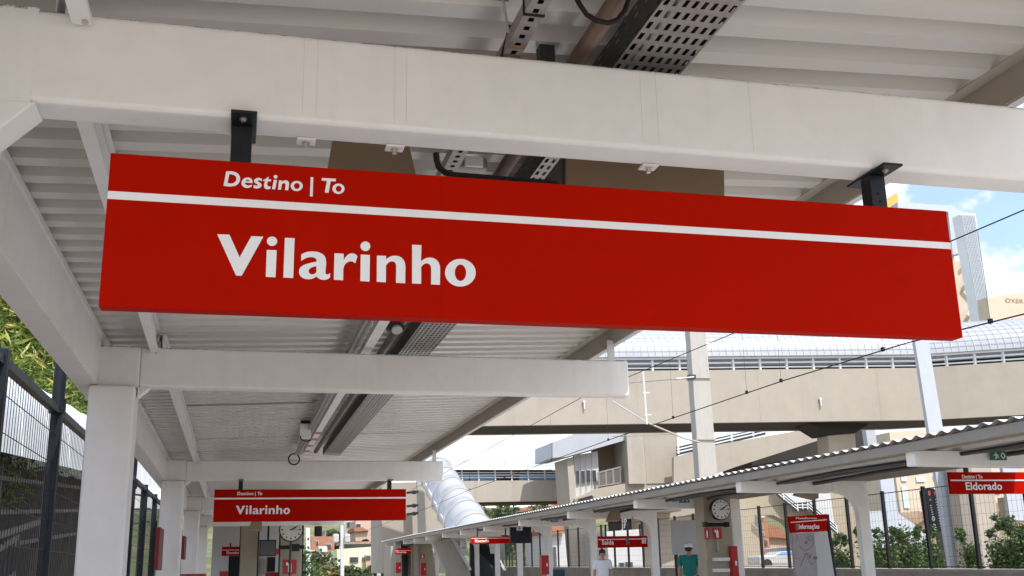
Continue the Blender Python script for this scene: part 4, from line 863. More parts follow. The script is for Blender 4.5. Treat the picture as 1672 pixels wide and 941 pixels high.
# teal seats
for i in range(5):
    a = P(908+i*8.2, 930, Y=35.5)
    t = thing('seat', 'dark teal plastic platform seat, '+('leftmost', 'second from left', 'middle', 'second from right', 'rightmost')[i]+' of the row by the red cabinet', 'seat', (a.x, 35.5, zd(35.5)), 'teal seats of the far platform'); g0 = zd(35.5)
    MB().box(a.x-.22, a.x+.22, 35.3, 35.75, g0+.40, g0+.45).build('seat_pan', 'teal', t, bevel=.02)
    MB().box(a.x-.21, a.x+.21, 35.76, 35.80, g0+.46, g0+(1.15 if i == 1 else .92)).build('backrest', 'teal', t, bevel=.02)
    MB().box(a.x-.03, a.x+.03, 35.5, 35.56, g0, g0+.4).build('leg', 'darksteel', t)

# ------------------------------------------------------------------ background structures
def poly(pts, Y, depth, mb=None):
    mb = mb or MB(); return mb.prism([P(a, b, Y=Y) for a, b in pts], (0, depth, 0))
def outline(name, mat, label, cat, pts, Y, depth, group=None, bevel=0):
    return single(poly(pts, Y, depth), name, mat, label, cat, group, bevel=bevel)
# footbridge crossing over the tracks
fb = thing('footbridge', 'wide beige concrete footbridge with white railing and translucent vault crossing above the tracks', 'footbridge', (30, 68, 0))
PL = [(-6, 75.0), (46.6, 64.9), (67.5, 52.9)]
ZB, ZT = H+9.5, H+13.2
def along(z0, z1, off0, off1, mb=None, pl=PL):
    mb = mb or MB()
    for i in range(len(pl)-1):
        (x0, y0), (x1, y1) = pl[i], pl[i+1]
        mb.prism([(x0, y0+off0, z0), (x1, y1+off0, z0), (x1, y1+off0, z1), (x0, y0+off0, z1)], (0, off1-off0, 0))
    return mb
along(ZB, ZT, 0, .35).build('parapet', 'tan', fb); along(ZB, ZT, 5.2, 5.5).build('back_parapet', 'tan', fb)
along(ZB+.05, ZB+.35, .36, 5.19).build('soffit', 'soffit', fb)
for f_ in (.30, .46, .62, .78, .94):
    x = PL[0][0]+(PL[1][0]-PL[0][0])*f_; y = PL[0][1]+(PL[1][1]-PL[0][1])*f_
    MB().box(x-.015, x+.015, y-.008, y+.05, ZB+.02, ZT-.02).build('panel_joint', 'tanpost', fb)
for f_ in (.38, .55, .86):
    x = PL[0][0]+(PL[1][0]-PL[0][0])*f_; y = PL[0][1]+(PL[1][1]-PL[0][1])*f_
    MB().tube([(x, y-.12, ZB+1.5), (x, y-.12, ZB+1.05)], .06, 8).box(x-.09, x+.09, y-.16, y-.005, ZB+1.5, ZB+1.62).build('drain_spout', 'whitesteel', fb)
along(ZT+.0, ZT+.75, 2.6, 2.7).build('painted_shade_sheet', 'gap', fb)  # dark sheet added in place of the shaded walkway interior
along(ZT+.14, ZT+.24, .10, .2).build('lower_rail', 'rail', fb); along(ZT+.46, ZT+.58, .10, .2).build('upper_rail', 'rail', fb)
along(ZT+.76, ZT+.9, -.1, .3).build('eaves_beam', 'rail', fb)
for i in range(2):
    (x0, y0), (x1, y1) = PL[i], PL[i+1]; n = int(math.hypot(x1-x0, y1-y0)/1.85)
    for k in range(n+1):
        f_ = k/n; x = x0+(x1-x0)*f_; y = y0+(y1-y0)*f_; MB().box(x-.07, x+.07, y+.05, y+.25, ZT, ZT+.78).build('railing_post', 'rail', fb)
vm = MB(); gr_ = MB(); prev = None
pts = []
for i in range(2):
    (x0, y0), (x1, y1) = PL[i], PL[i+1]; n = int(math.hypot(x1-x0, y1-y0)/.5)
    pts += [(x0+(x1-x0)*k/n, y0+(y1-y0)*k/n) for k in range(n if i == 0 else n+1)]
for i, (x, y) in enumerate(pts):
    ring = [Vector((x, y+2.65-3.0*math.cos(math.pi*k/20), ZT+.9+2.5*math.sin(math.pi*k/20))) for k in range(21)]
    if prev:
        vm.loft(prev, ring)
        for k in range(0, 13): gr_.bar(prev[k]+Vector((0, -.05, .05)), ring[k]+Vector((0, -.05, .05)), .022)
    for k in range(12): gr_.bar(ring[k]+Vector((0, -.05, .05)), ring[k+1]+Vector((0, -.05, .05)), .022)
    prev = ring
vm.build('vault', 'polycarb', fb, smooth=True); gr_.build('vault_ribs', 'vaultsheet', fb, fix=False)
# sloping ramp to the right behind the footbridge
rp2 = thing('access_ramp', 'beige sloping ramp with white railing behind the footbridge', 'ramp', P(1230, 735, Y=90))
poly([(1100, 747), (1173, 726), (1324, 700), (1354, 713.6), (1200, 763), (1100, 800)], 90, .4).build('parapet', 'tan', rp2)
poly([(1354, 713.8), (1420, 688), (1420, 745), (1215, 785), (1200, 763.3)], 92, 3).build('soffit', 'soffit', rp2)  # near-black block standing in for the ramp's shaded underside
m = MB()
for d in (3, 8, 13): m.bar(P(1105, 742-d, Y=90.1), P(1250, 708-d, Y=90.1), .12)
for x in (1108, 1135, 1160, 1195, 1230): m.bar(P(x, 742-(x-1105)*.234, Y=90.1), P(x-1, 727-(x-1105)*.234, Y=90.1), .14)
m.build('railing', 'rail', rp2)
poly([(1105, 744), (1250, 710), (1250, 698), (1105, 729)], 91.2, .1).build('painted_shade_sheet', 'gap', rp2)  # dark sheet added behind the ramp railing as its shade
pr = thing('bridge_pier', 'tan square pier with flared head under the footbridge', 'pier', P(1385, 930, Y=68))
poly([(1352, 711), (1397, 707), (1411, 934), (1367, 934)], 67.5, 1.6).build('shaft', 'tanpost', pr, bevel=.1)
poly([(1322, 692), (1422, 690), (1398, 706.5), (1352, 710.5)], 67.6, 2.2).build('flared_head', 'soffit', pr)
m = poly([(1413, 698), (1428, 697), (1433, 732), (1418, 732)], 80, .6); single(m, 'bridge_column', 'bluewhite', 'short pale blue column seen between the tan pier and the far canopy', 'column', 'pale columns near the footbridge')
outline('bridge_column', 'bluewhite', 'tall white square column rising in front of the footbridge to its vault', 'column', [(1492, 545), (1514, 545), (1579, 935), (1553, 935)], 59, .3, 'pale columns near the footbridge')
outline('bridge_column', 'bluewhite', 'pale blue grey column behind the far fence left of the hedge', 'column', [(1434, 760), (1456, 760), (1480, 934), (1457, 934)], 58, .3, 'pale columns near the footbridge')
outline('bridge_column', 'bluewhite', 'pale blue grey column behind the Eldorado sign', 'column', [(1634, 745), (1660, 745), (1676, 850), (1650, 850)], 60, .3, 'pale columns near the footbridge')
a0, a1 = P(1593, 934, Y=57), P(1641, 934, Y=57); w = a1.x-a0.x; zt = P(1600, 735, Y=57).z
m = MB().prism([(a0.x, 57.6, -1.6), (a0.x+w*.3, 57, -1.6), (a1.x, 57, -1.6), (a1.x+.3, 57.6, -1.6), (a1.x+.3, 58.6, -1.6), (a0.x, 58.6, -1.6)], (0, 0, zt+1.6)); single(m, 'bridge_pier', 'tan', 'faceted tan concrete pier below the Eldorado sign', 'pier')
outline('tan_wall', 'tanpost', 'tan wall block at the right edge below the Eldorado sign', 'wall', [(1653, 811), (1690, 809), (1700, 850), (1660, 850)], 62, 1.5)
# station building
sb_ = thing('station_building', 'beige station building with grey overhanging roof, window band and balcony', 'building', P(1020, 900, Y=94))
poly([(902.7, 722), (942.6, 707), (1022, 706), (1022, 718.7), (923.8, 746.4), (902.7, 747.5)], 92, 6).build('roof', 'greyfascia', sb_)
poly([(926, 748.6), (936, 746), (941, 822), (931, 822)], 92.6, 4).build('pillar', 'tan2', sb_)
poly([(937, 744), (976, 737), (978.5, 796), (939.5, 814)], 93.2, .3).build('window_wall', 'whitewall', sb_)
for x0, x1, yt, yb in ((941.5, 945.8, 769, 790), (949, 955, 769, 789), (957.5, 963.5, 768, 788), (967, 973, 768, 786.5)):
    wf = poly([(x0-.5, yt-.6), (x1+.5, yt-.8), (x1+1.3, yb+.3), (x0+.3, yb+.6)], 93.05, .1).build('window', 'rail', sb_); poly([(x0, yt), (x1, yt), (x1+.8, yb-.5), (x0+.8, yb)], 92.98, .05).build('pane', 'darkglass', wf)
for x in (946.8, 956, 965.3): poly([(x, 742-(x-946)*.15), (x+.7, 742-(x-946)*.15), (x+2.8, 806-(x-946)*.4), (x+2.1, 806-(x-946)*.4)], 93, .06).build('mullion', 'tan2', sb_)
poly([(976, 730), (1024, 715), (1027, 795), (978.5, 800)], 95.5, 2).build('recess_wall', 'horn', sb_)  # wall coloured darker than the building to stand in for recess shade
m = MB().bar(P(977, 772, Y=92.6), P(1026, 759.5, Y=92.6), .14).bar(P(978, 794, Y=92.6), P(1027, 786.5, Y=92.6), .12)
for i in range(26):
    f_ = i/25; m.bar(P(977+49*f_, 772-12.5*f_, Y=92.6), P(978+49*f_, 794-7.5*f_, Y=92.6), .05 if i % 6 else .13)
m.build('balcony_railing', 'galv', sb_)
m = MB().bar(P(1014, 737, Y=94.5), P(1025, 733.5, Y=94.5), .15).build('strip_light', 'whitewall', sb_)
poly([(1023, 705), (1050, 705), (1056, 790), (1027, 790)], 91.5, 5).build('stair_tower', 'tan2', sb_)
poly([(1050.2, 704), (1105, 703), (1110, 788), (1056.2, 790)], 91.9, 5).build('tower_front', 'tan', sb_)
poly([(939.5, 814.5), (978.5, 797), (1027, 788.5), (1110, 786), (1112, 835), (940, 835)], 92, 4).build('lower_wall', 'tan', sb_)
m = poly([(943, 815.5), (966, 809), (970, 812), (955, 819)], 91.8, .15); m.build('painted_slab_shadow', 'soffit', sb_)  # dark strip laid on as the shadow at the slab edge
poly([(1030, 835), (1205, 780), (1210, 936), (1060, 936)], 94.5, 3).build('ground_wall', 'tan', sb_)
for x0, y0, x1, y1 in ((992, 838, 1030, 868),):
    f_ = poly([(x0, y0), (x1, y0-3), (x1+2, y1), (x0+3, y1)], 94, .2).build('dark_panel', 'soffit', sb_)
    a = P(1014, 862, Y=93.9); text('JR', 'logo', 'vinyl', f_, True, P(1014, 846, Y=93.9).z-a.z, P(1026, 862, Y=93.9).x-a.x, a, .03)
# lower footbridge further away
f2 = thing('footbridge', 'lower and more distant beige footbridge with blue glass panels', 'footbridge', P(815, 800, Y=100))
poly([(690, 786), (927, 784), (930, 817), (690, 822)], 100, 5).build('parapet', 'tan2', f2)
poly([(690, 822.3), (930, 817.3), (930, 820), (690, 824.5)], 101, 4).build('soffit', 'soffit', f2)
poly([(690, 767), (927, 768), (927, 785), (690, 787)], 102.5, .1).build('painted_shade_sheet', 'gap', f2)  # dark sheet standing in for shade under the lower vault
m = MB()
for y_ in (772, 776, 780): m.bar(P(690, y_+.3, Y=100.2), P(927, y_-.5, Y=100.2), .09)
for x in range(700, 927, 27): m.bar(P(x, 768, Y=100.2), P(x+1, 786, Y=100.2), .12)
m.build('railing', 'rail', f2)
for x0, x1 in ((742, 766), (768, 809), (848, 863), (864, 917)): poly([(x0, 776.5), (x1, 776), (x1, 784.5), (x0, 785)], 100.5, .06).build('glass_panel', 'blueglass', f2)
m = MB(); prev = None
for i in range(17):
    x = 690+i*(927-690)/16; b = P(x, 767.5, Y=99.8); ring = [b+Vector((0, 2.7-2.9*math.cos(math.pi*k/10), 1.15*math.sin(math.pi*k/10))) for k in range(11)]
    if prev: m.loft(prev, ring)
    prev = ring
m.build('vault', 'polycarb', f2, smooth=True)
# beige lift tower, tube, escalator
tw = thing('lift_tower', 'plain beige tower block beside the silver escalator tube', 'tower', P(665, 935, Y=84))
poly([(623, 789), (681, 787.5), (684, 936), (624, 936)], 84, 7).build('left_wall', 'tan', tw)
poly([(681.3, 787.5), (700, 787), (728, 861), (745, 936), (684.3, 936)], 84.4, 6.5).build('right_wall', 'tan2', tw)
tb = thing('escalator_tube', 'silvery translucent ribbed tube descending to the opposite platform', 'escalator tube', P(745, 830, Y=64))
m = MB(); a = P(711, 776, Y=70); b = P(786, 903, Y=53.5); prev = None; NR = 44
for i in range(NR+1):
    f_ = i/NR; c = a.lerp(b, f_); d = (b-a).normalized(); sx = Vector((1, .25, 0)).normalized(); up = sx.cross(d).normalized(); up = up if up.z > 0 else -up
    bulge = 1+.10*abs(math.sin(math.pi*f_*6.5)); rx = (.98+.22*f_)*bulge; ry = 1.25*bulge
    ring = [c+sx*rx*math.cos(math.pi*(k/16*1.24-.12))+up*ry*math.sin(math.pi*(k/16*1.24-.12)) for k in range(17)]
    if prev: m.loft(prev, ring)
    if i % 7 == 3: MB().tube([p+(p-c).normalized()*.03 for p in ring], .022, 5).build('rib', 'eaves', tb)
    prev = ring
m.build('glazing', 'polycarb', tb, smooth=True)
m = MB().bar(P(697, 790, Y=67), P(742, 880, Y=55.5), .22, .1)
for i in range(9): p = P(705+i*4.4, 812+i*8.8, Y=64.5-i*.9); m.bar(p, p+Vector((0, 0, -.35)), .06)
m.build('side_girder', 'rail', tb)
es = thing('stairway', 'dark stairway with beige side wall rising inside the opposite platform', 'stairs', P(770, 935, Y=52))
poly([(707, 886), (738, 877.5), (767, 930.5), (769, 945), (733, 945), (722.6, 922)], 52, .5).build('side_wall', 'tan2', es)
MB().bar(P(737, 876, Y=51.9), P(768, 931, Y=51.9), .16, .12).build('stringer', 'whitesteel', es); MB().bar(P(797, 882, Y=53.5), P(824, 932, Y=53.5), .22, .12).build('stringer', 'whitesteel', es)
st_ = MB()
for i in range(11):
    f_ = i/10; l = P(768.5, 944-5.4*i, Y=52.2+i*.32); r_ = P(812-2.6*i, 944-5.4*i, Y=52.2+i*.32)
    st_.box(l.x, r_.x, 52.2+i*.32, 52.2+i*.32+.31, l.z-.16, l.z)
st_.build('treads', 'stair', es)
poly([(768, 886), (800, 884), (826, 945), (768, 945)], 56, .2).build('back_wall', 'stair', es)
MB().bar(P(784, 890, Y=52.6), P(812, 920, Y=52), .12, .5).bar(P(790, 888, Y=53), P(818, 922, Y=52.4), .06, .06).build('handrail', 'black', es)
for cx0 in (752, 799):
    g = MB()
    for i in range(3):
        for k in range(4): x = cx0+i*2.7+k*.8; g.bar(P(x, 882+k*6.5, Y=51.6), P(x+2, 882+k*6.5, Y=51.6), .07); 
    for i in range(4): g.bar(P(cx0+i*2.6, 881, Y=51.6), P(cx0+3+i*2.6, 904, Y=51.6), .07)
    g.build('white_grille', 'rail', es)
# doorway room at the end of the opposite platform
ro = thing('platform_room', 'tan room with dark doorway at the end of the opposite platform', 'room', P(680, 938, Y=62))
poly([(638, 892), (655, 891), (656, 945), (638, 945)], 62, 3).build('left_pillar', 'tan2', ro); poly([(671, 891), (705, 886), (712, 945), (672, 945)], 62, 3).build('right_wall', 'tanpost', ro)
poly([(655.2, 890), (670.8, 889), (671.8, 945), (656.2, 945)], 63.5, .2).build('doorway', 'darkglass', ro); poly([(676, 889), (683, 888), (684, 945), (677, 945)], 61.6, .3).build('pilaster', 'tan2', ro)
# buildings seen through the far fence
def house(name, label, cat, pts, Y, depth, mat, wins=(), group=None, roof=None, roofmat='clay', wm='darkglass'):
    c = P(sum(p[0] for p in pts)/len(pts), max(p[1] for p in pts), Y=Y); t = thing(name, label, cat, c, group)
    poly(pts, Y, depth).build('wall', mat, t)
    for x0, y0, x1, y1 in wins:
        k = (x0-690)/5600*(y1-y0)
        wf = poly([(x0-.6, y0-.6), (x1+.6, y0-.6), (x1+.6+k, y1+.6), (x0-.6+k, y1+.6)], Y-.12, .1).build('window', 'whitewall', t); poly([(x0, y0), (x1, y0), (x1+k, y1), (x0+k, y1)], Y-.2, .06).build('pane', wm, wf)
    if roof: poly(roof, Y-.5, depth+1).build('roof', roofmat, t)
    return t
house('white_building', 'white building with small windows behind the far fence above the teal seats', 'building', [(893, 872), (922, 870), (928, 940), (898, 940)], 72, 6, 'whitewall', ((904, 893, 908, 930),), roof=[(892, 856), (920, 853), (922, 871), (893, 873)])
house('white_building', 'white low building with two windows behind the man in white', 'building', [(990, 868), (1048, 864), (1056, 940), (996, 940)], 70, 6, 'whitewall', ((1012, 919, 1019, 927), (1022, 918, 1033, 927)))
outline('tan_column_block', 'tan2', 'pale tan building corner right of the white building', 'building', [(928, 856), (962, 850), (968, 940), (934, 940)], 75, 5)
hw = thing('arched_wall', 'beige wall with a large opening framing brick houses behind the far fence', 'wall', P(1280, 930, Y=64))
poly([(1196, 775), (1238, 770), (1250, 936), (1208, 936)], 64, 1).build('left_pier', 'tanpost', hw)
poly([(1238.2, 770), (1375, 765), (1378, 865), (1300, 868), (1285, 852), (1262, 841), (1243, 842)], 64, 1).build('lintel', 'tanpost', hw)
poly([(1300.2, 868.2), (1378, 865.2), (1384, 936), (1309, 936)], 64, 1).build('right_pier', 'tanpost', hw)
poly([(1205, 925), (1310, 922), (1312, 940), (1206, 940)], 58, .4).build('low_wall', 'concrete', hw)
sw = thing('outdoor_stair', 'dark stair with white railings zigzagging down the beige wall', 'stairs', P(1310, 850, Y=62))
poly([(1268, 785), (1352, 780), (1364, 868), (1318, 829), (1300, 829)], 63.2, .3).build('white_wall', 'whitewall', sw)
for (x0, y0), (x1, y1) in (((1256, 794), (1302, 832)), ((1302, 829), (1318, 829)), ((1318, 826), (1366, 868))):
    poly([(x0, y0-9), (x1, y1-9), (x1, y1+4), (x0, y0+4)], 62.6, .1).build('flight', 'stair', sw)
    m = MB()
    for d in (-9, -4.5, 0): m.bar(P(x0, y0+d, Y=62.3), P(x1, y1+d, Y=62.3), .05)
    for f_ in (0, .5, 1): m.bar(P(x0+(x1-x0)*f_, y0+(y1-y0)*f_-10, Y=62.3), P(x0+(x1-x0)*f_+1, y0+(y1-y0)*f_+3, Y=62.3), .05)
    m.build('railing', 'rail', sw)
house('brick_house', 'tall brick house with dark windows framed by the beige opening', 'house', [(1233, 842), (1250, 842), (1262, 925), (1240, 925)], 105, 8, 'brick', ((1239, 855, 1245, 863), (1239.5, 869, 1247, 874), (1250, 882, 1253, 889)), roof=[(1232, 838), (1248, 840), (1249, 845), (1233, 847)], roofmat='whitewall')
house('brick_house', 'long low brick house with ridge roof framed by the beige opening', 'house', [(1248, 875), (1293, 876), (1303, 925), (1256, 925)], 112, 8, 'pinkwall', ((1264, 868, 1268, 875),), roof=[(1248, 868), (1260, 855), (1282, 868), (1296, 880), (1250, 877)])
outline('shed_roof', 'whitesteel', 'white shed canopy over the parked silver car', 'shed', [(1240, 899), (1262, 896), (1296, 893), (1330, 894), (1332, 899), (1242, 902)], 66.2, 3)
house('apartment_building', 'beige apartment block with window columns behind the dark roadside totem', 'building', [(1452, 706), (1530, 700), (1556, 870), (1476, 876)], 150, 20, 'beigewall', ((1470, 741, 1477, 752), (1471, 776, 1479, 786), (1472, 795, 1480, 830), (1496, 780, 1509, 787), (1524, 778, 1530, 783), (1471, 760, 1478, 770)), wm='paleglass')
house('apartment_building', 'paler apartment block further right behind the Eldorado sign', 'building', [(1612, 745), (1676, 742), (1690, 830), (1626, 832)], 160, 20, 'beigewall', ((1616, 755, 1626, 761), (1640, 754, 1648, 760), (1622, 800, 1632, 806)), wm='paleglass')
house('old_house', 'weathered brown roofed house between the columns and the totem', 'house', [(1466, 838), (1548, 852), (1556, 892), (1470, 880)], 120, 8, 'rooftan', (), roof=[(1463, 842), (1500, 834), (1520, 842), (1498, 856), (1476, 854)], roofmat='rooftan')
house('old_house', 'brown house with dark carport beyond the faceted pier', 'house', [(1618, 822), (1662, 818), (1672, 870), (1628, 872)], 118, 8, 'rooftan', ((1630, 850, 1655, 862), (1632, 835, 1640, 845)))
outline('warehouse_roof', 'bluewhite', 'pale grey sloping warehouse behind the hedge left of the columns', 'warehouse', [(1408, 836), (1440, 834), (1466, 838), (1516, 872), (1520, 900), (1412, 900)], 100, 12)
# car
cr_ = thing('parked_car', 'silver car parked behind the far fence below the shed roof', 'car', P(1278, 922, Y=60)); q = lambda x, y_: P(x, y_, Y=60)
MB().prism([q(1240, 908), (q(1266, 906)), q(1314, 905), q(1322, 910), q(1323, 921), q(1241, 922)], (0, 1.7, 0)).build('body', 'silver', cr_, bevel=.08)
MB().prism([q(1264, 907), q(1274, 900.5), q(1304, 899.5), q(1313, 905.5)], (0, 1.5, 0)).build('cabin', 'silver', cr_, bevel=.05)
for pts in ([(1268.5, 906), (1275.5, 901.5), (1287, 901), (1287.5, 905.8)], [(1289, 905.8), (1288.6, 901), (1303, 900.5), (1309, 905)]): MB().prism([P(a, b, Y=59.97) for a, b in pts], (0, .02, 0)).build('side_window', 'blueglass', cr_)
for x in (1253, 1309): MB().disc(q(x, 922)+Vector((0, -.03, 0)), .32, (0, 1, 0), .22, 20).build('wheel', 'tyre', cr_)
# roadside totem
to = thing('road_totem', 'dark navy roadside totem with red discs and white marks behind the hedge', 'totem', P(1530, 930, Y=72)); q = lambda x, y_: P(x, y_, Y=72)
MB().prism([q(1511, 801), q(1515, 797.5), q(1524, 797.5), q(1528.5, 801), q(1539, 868), q(1521, 869.5)], (0, .8, 0)).build('board', 'navy', to, bevel=.05)
MB().bar(q(1532, 868), q(1542, 935), .35).build('post', 'darksteel', to)
m = MB().ball(q(1517, 805.5)+Vector((0, -.02, 0)), .13, .02, .2, 16).ball(q(1525.5, 805.5)+Vector((0, -.02, 0)), .06, .02, .18, 12).ball(q(1518.6, 816.5)+Vector((0, -.02, 0)), .1, .02, .07, 12); m.build('red_discs', 'salmon', to)
m = MB()
for i in range(6): p = q(1520+i*.72, 825.5+i*3.6)+Vector((0, -.02, 0)); m.bar(p+Vector((-.06, 0, 0)), p+Vector((.06, 0, 0)), .03, .02, (0, 1, 0)).bar(p+Vector((-.05, 0, .04)), p+Vector((-.05, 0, -.06)), .03, .02, (0, 1, 0))
for i in range(11): p = q(1528+i*.75, 816+i*4.4)+Vector((0, -.02, 0)); m.bar(p+Vector((-.03, 0, 0)), p+Vector((.03, 0, .02)), .05, .02, (0, 1, 0))
c = q(1523.6, 847)+Vector((0, -.03, 0)); m.tube([c+Vector((.09*math.cos(i*math.pi/8), 0, .15*math.sin(i*math.pi/8))) for i in range(17)], .035, 6)
for i in range(3): c = q(1525.5+i*.8, 857+i*4)+Vector((0, -.03, 0)); m.bar(c+Vector((-.1, 0, .05)), c+Vector((.1, 0, -.05)), .06, .02, (0, 1, 0))
m.build('white_marks', 'vinyl', to)
# hedges
for i, (x, yt, Y, rx, lab) in enumerate(((1433, 866, 50, 1.3, 'dense green bush left of the pale blue column'), (1486, 859, 51, 1.15, 'large green bush in front of the warehouse'), (1517, 866, 52, 1.0, 'dark green bush at the foot of the dark totem'), (1640, 856, 49, 1.1, 'lower green bush against the faceted pier'), (1672, 845, 48, 1.4, 'tall green bush at the right edge'), (1368, 874, 52, .55, 'narrow green bush right of the information totem'), (1586, 866, 56, .8, 'slim green bush between the white column and faceted pier'), (1462, 872, 53, 1.0, 'shaded green bush behind the pale blue column'))):
    a = P(x, yt, Y=Y); hgt = a.z+.6; cx_ = P(x, 900, Y=Y).x; rnd = random.Random(70+i)
    t = thing('bush', lab, 'bush', (cx_, Y, -.6), 'bushes behind the far fence')
    c = Vector((cx_, Y, -.6+hgt*.5)); sm = MB().tube([(cx_, Y, -1.6), c], .05, 6)
    for k in range(7):
        e = c+Vector((rnd.uniform(-1, 1)*rx*.9, rnd.uniform(-.6, .6), rnd.uniform(.1, 1)*hgt*.5)); sm.tube([c-Vector((0, 0, hgt*.3)), c.lerp(e, .6), e], [.03, .02, .008], 5)
    sm.build('stem', 'bark', t)
    fm = leaves(int(3600*rx)+900, c, (rx*1.05, 1.0, hgt*.50), .15, .6, 34, 0, 50+i, .2)
    for k in range(5):
        cc_ = c+Vector((rnd.uniform(-1, 1)*rx*.8, rnd.uniform(-.5, .3), hgt*rnd.uniform(.36, .5))); l2 = leaves(260, cc_, (.42, .4, .34), .13, .5, 5, -.3, 400+i*9+k, .2); fm.add(l2.v, l2.f)
    fm.build('foliage', 'leaf_hedge', t, fix=False)
# towers behind the sign's right end
gt = thing('glass_tower', 'pale glass tower with white frame and tilted bracing at the right of the big sign', 'tower', P(1530, 900, Y=210)); q = lambda x, y_: P(x, y_, Y=210)
poly([(1462, 338), (1548, 345), (1575, 560), (1480, 600)], 212, 5).build('glazing', 'paleglass', gt)
poly([(1466, 330), (1559, 336.5), (1562, 345), (1577, 412), (1556, 416), (1548, 346), (1466, 341)], 209, 3).build('white_frame', 'bluewhite', gt)
poly([(1556, 424), (1570, 428), (1589, 540), (1566, 560)], 208, 1).build('braced_panel', 'beigewall', gt)
m = MB()
for (a, b), (c_, d_) in (((1557, 440), (1574, 420)), ((1562, 468), (1584, 440)), ((1560, 470), (1585, 500)), ((1566, 520), (1588, 490)), ((1574, 418), (1592, 545)), ((1570, 520), (1590, 540))): m.bar(q(a, b)+Vector((0, -3, 0)), q(c_, d_)+Vector((0, -3, 0)), .5)
m.build('bracing', 'rail', gt)
pb = thing('clad_tower', 'tall pale tower with perforated cladding beside the glass tower', 'tower', P(1610, 900, Y=200))
poly([(1568, 350), (1574, 347.5), (1592.6, 349), (1623, 545), (1604, 548)], 200, 3).build('cladding', 'palemesh', pb)
m = MB()
for i in range(46):
    f_ = i/46; y_ = 352+f_*190; x0 = 1569+f_*34; x1 = 1592+f_*29.5
    m.bar(P(x0, y_, Y=199.8), P(x1, y_+1, Y=199.8), .14)
for k in range(9): m.bar(P(1570+k*2.6, 350, Y=199.7), P(1604+k*2.3, 545, Y=199.7), .12)
m.build('cladding_grid', 'bluewhite', pb)
outline('orange_panel_tower', 'orange', 'orange perforated panel block peeking above the big red sign', 'building', [(1440, 333), (1465, 314.5), (1471, 360), (1440, 360)], 215, 8)
tb2 = thing('shopping_block', 'long tan building with raised lettering beyond the vault at the right edge', 'building', P(1650, 560, Y=170))
poly([(1612, 485.5), (1740, 469), (1760, 560), (1622, 560)], 170, 3).build('wall', 'beigewall', tb2)
a = P(1642, 494, Y=169.9); text('OXER', 'raised_lettering', 'rooftan', tb2, True, .9, P(1671, 490, Y=169.9).x-a.x, a, .0)
m = MB().bar(P(1616, 478, Y=172), P(1740, 462, Y=172), .1)
for i in range(6): p = P(1620+i*22, 484.5-i*2.8, Y=172); m.bar(p, p+Vector((0, 0, 1.2)), .1)
m.build('roof_railing', 'bluewhite', tb2)
# poles and overhead line
pc = thing('catenary_pole', 'weathered concrete catenary pole with steel bands in front of the footbridge', 'pole', P(1160, 900, Y=44))
poly([(1125.5, 535), (1152.6, 535), (1184, 930), (1152, 930)], 44, .55).build('shaft', 'pole', pc, bevel=.04)
for y_, xl, xr in ((616.5, 1130, 1161), (717, 1137, 1170)): poly([(xl, y_-1.5), (xr, y_-1), (xr+.3, y_+1.5), (xl+.3, y_+1)], 43.93, .7).build('steel_band', 'concrete', pc)
cq = lambda x, y_: P(x, y_, Y=43.5)
m = MB().tube([cq(1024, 625), cq(1104, 619)], .03, 6).tube([cq(1104, 619), cq(1133, 616)], .04, 8); m.build('registration_arm', 'galv', pc)
m = MB().tube([cq(1000, 655), cq(1056, 690)], .03, 8).build('upper_strut', 'bluewhite', pc); MB().tube([cq(1056, 690), cq(1117, 716), cq(1142, 722)], .04, 8).build('lower_strut', 'tan2', pc)
m = MB().tube([cq(1049.5, 606), cq(1056, 693)], .048, 8)
for y_ in (642, 678): m.tube([cq(1047+(y_-606)*.075, y_), cq(1058+(y_-606)*.075, y_)], .04, 6)
m.build('insulator_rod', 'whitesteel', pc); MB().tube([cq(1000, 713), cq(1098, 709)], .02, 6).build('tie_wire', 'galv', pc)
MB().box(cq(1133, 615).x-.15, cq(1138, 615).x, 43.6, 43.9, cq(1133, 618).z, cq(1133, 611).z).build('clamp', 'darksteel', pc)
for x0, x1, xb0, xb1, yt, Y, mt, lab in ((680.5, 692.5, 686, 698, 780, 82, 'pole', 'pale concrete pole in front of the beige tower'), (499.5, 506, 500, 508, 862, 62, 'whitesteel', 'white perforated steel mast left of the hillside houses'), (556, 561, 556.5, 562, 845, 95, 'whitesteel', 'white pole carrying twin boxes among the hillside houses'), (615, 620.5, 616, 622, 845, 105, 'pole', 'grey pole below the right end of the second red sign'), (636.5, 641, 637, 642, 848, 100, 'whitesteel', 'thin pale pole beside the beige tower')):
    t = thing('pole', lab, 'pole', P((xb0+xb1)/2, 935, Y=Y), 'poles beyond the platforms')
    poly([(x0, yt), (x1, yt), (xb1, 941), (xb0, 941)], Y, .35).build('shaft', mt, t)
    if Y == 62:
        for y_ in (880, 894, 908, 922, 936): MB().disc(P(503.5, y_, Y=61.97), .06, (0, 1, 0), .02, 10).build('slot', 'darksteel', t)
    if Y == 95:
        for x in (548.5, 567): MB().box(P(x-5, 880, Y=95).x, P(x+4.5, 880, Y=95).x, 94.6, 95.4, P(x, 887, Y=95).z, P(x, 872, Y=95).z).build('white_box', 'whitewall', t, bevel=.15)
    if Y == 82:
        m = MB()
        for y_ in (803, 825, 838): m.tube([P(664, y_+2, Y=81.5), P(683, y_, Y=81.5)], .09, 6).ball(P(676, y_+1, Y=81.4), .22, .2, .16, 8)
        m.build('brackets', 'darksteel', t)
WX = 6.2
wb = [P(a, b, X=WX) for a, b in ((1900, 432), (1672, 513), (1480, 560.5), (1279.7, 621.5), (1000, 716.5), (766, 800.5), (700, 829), (560, 880))]
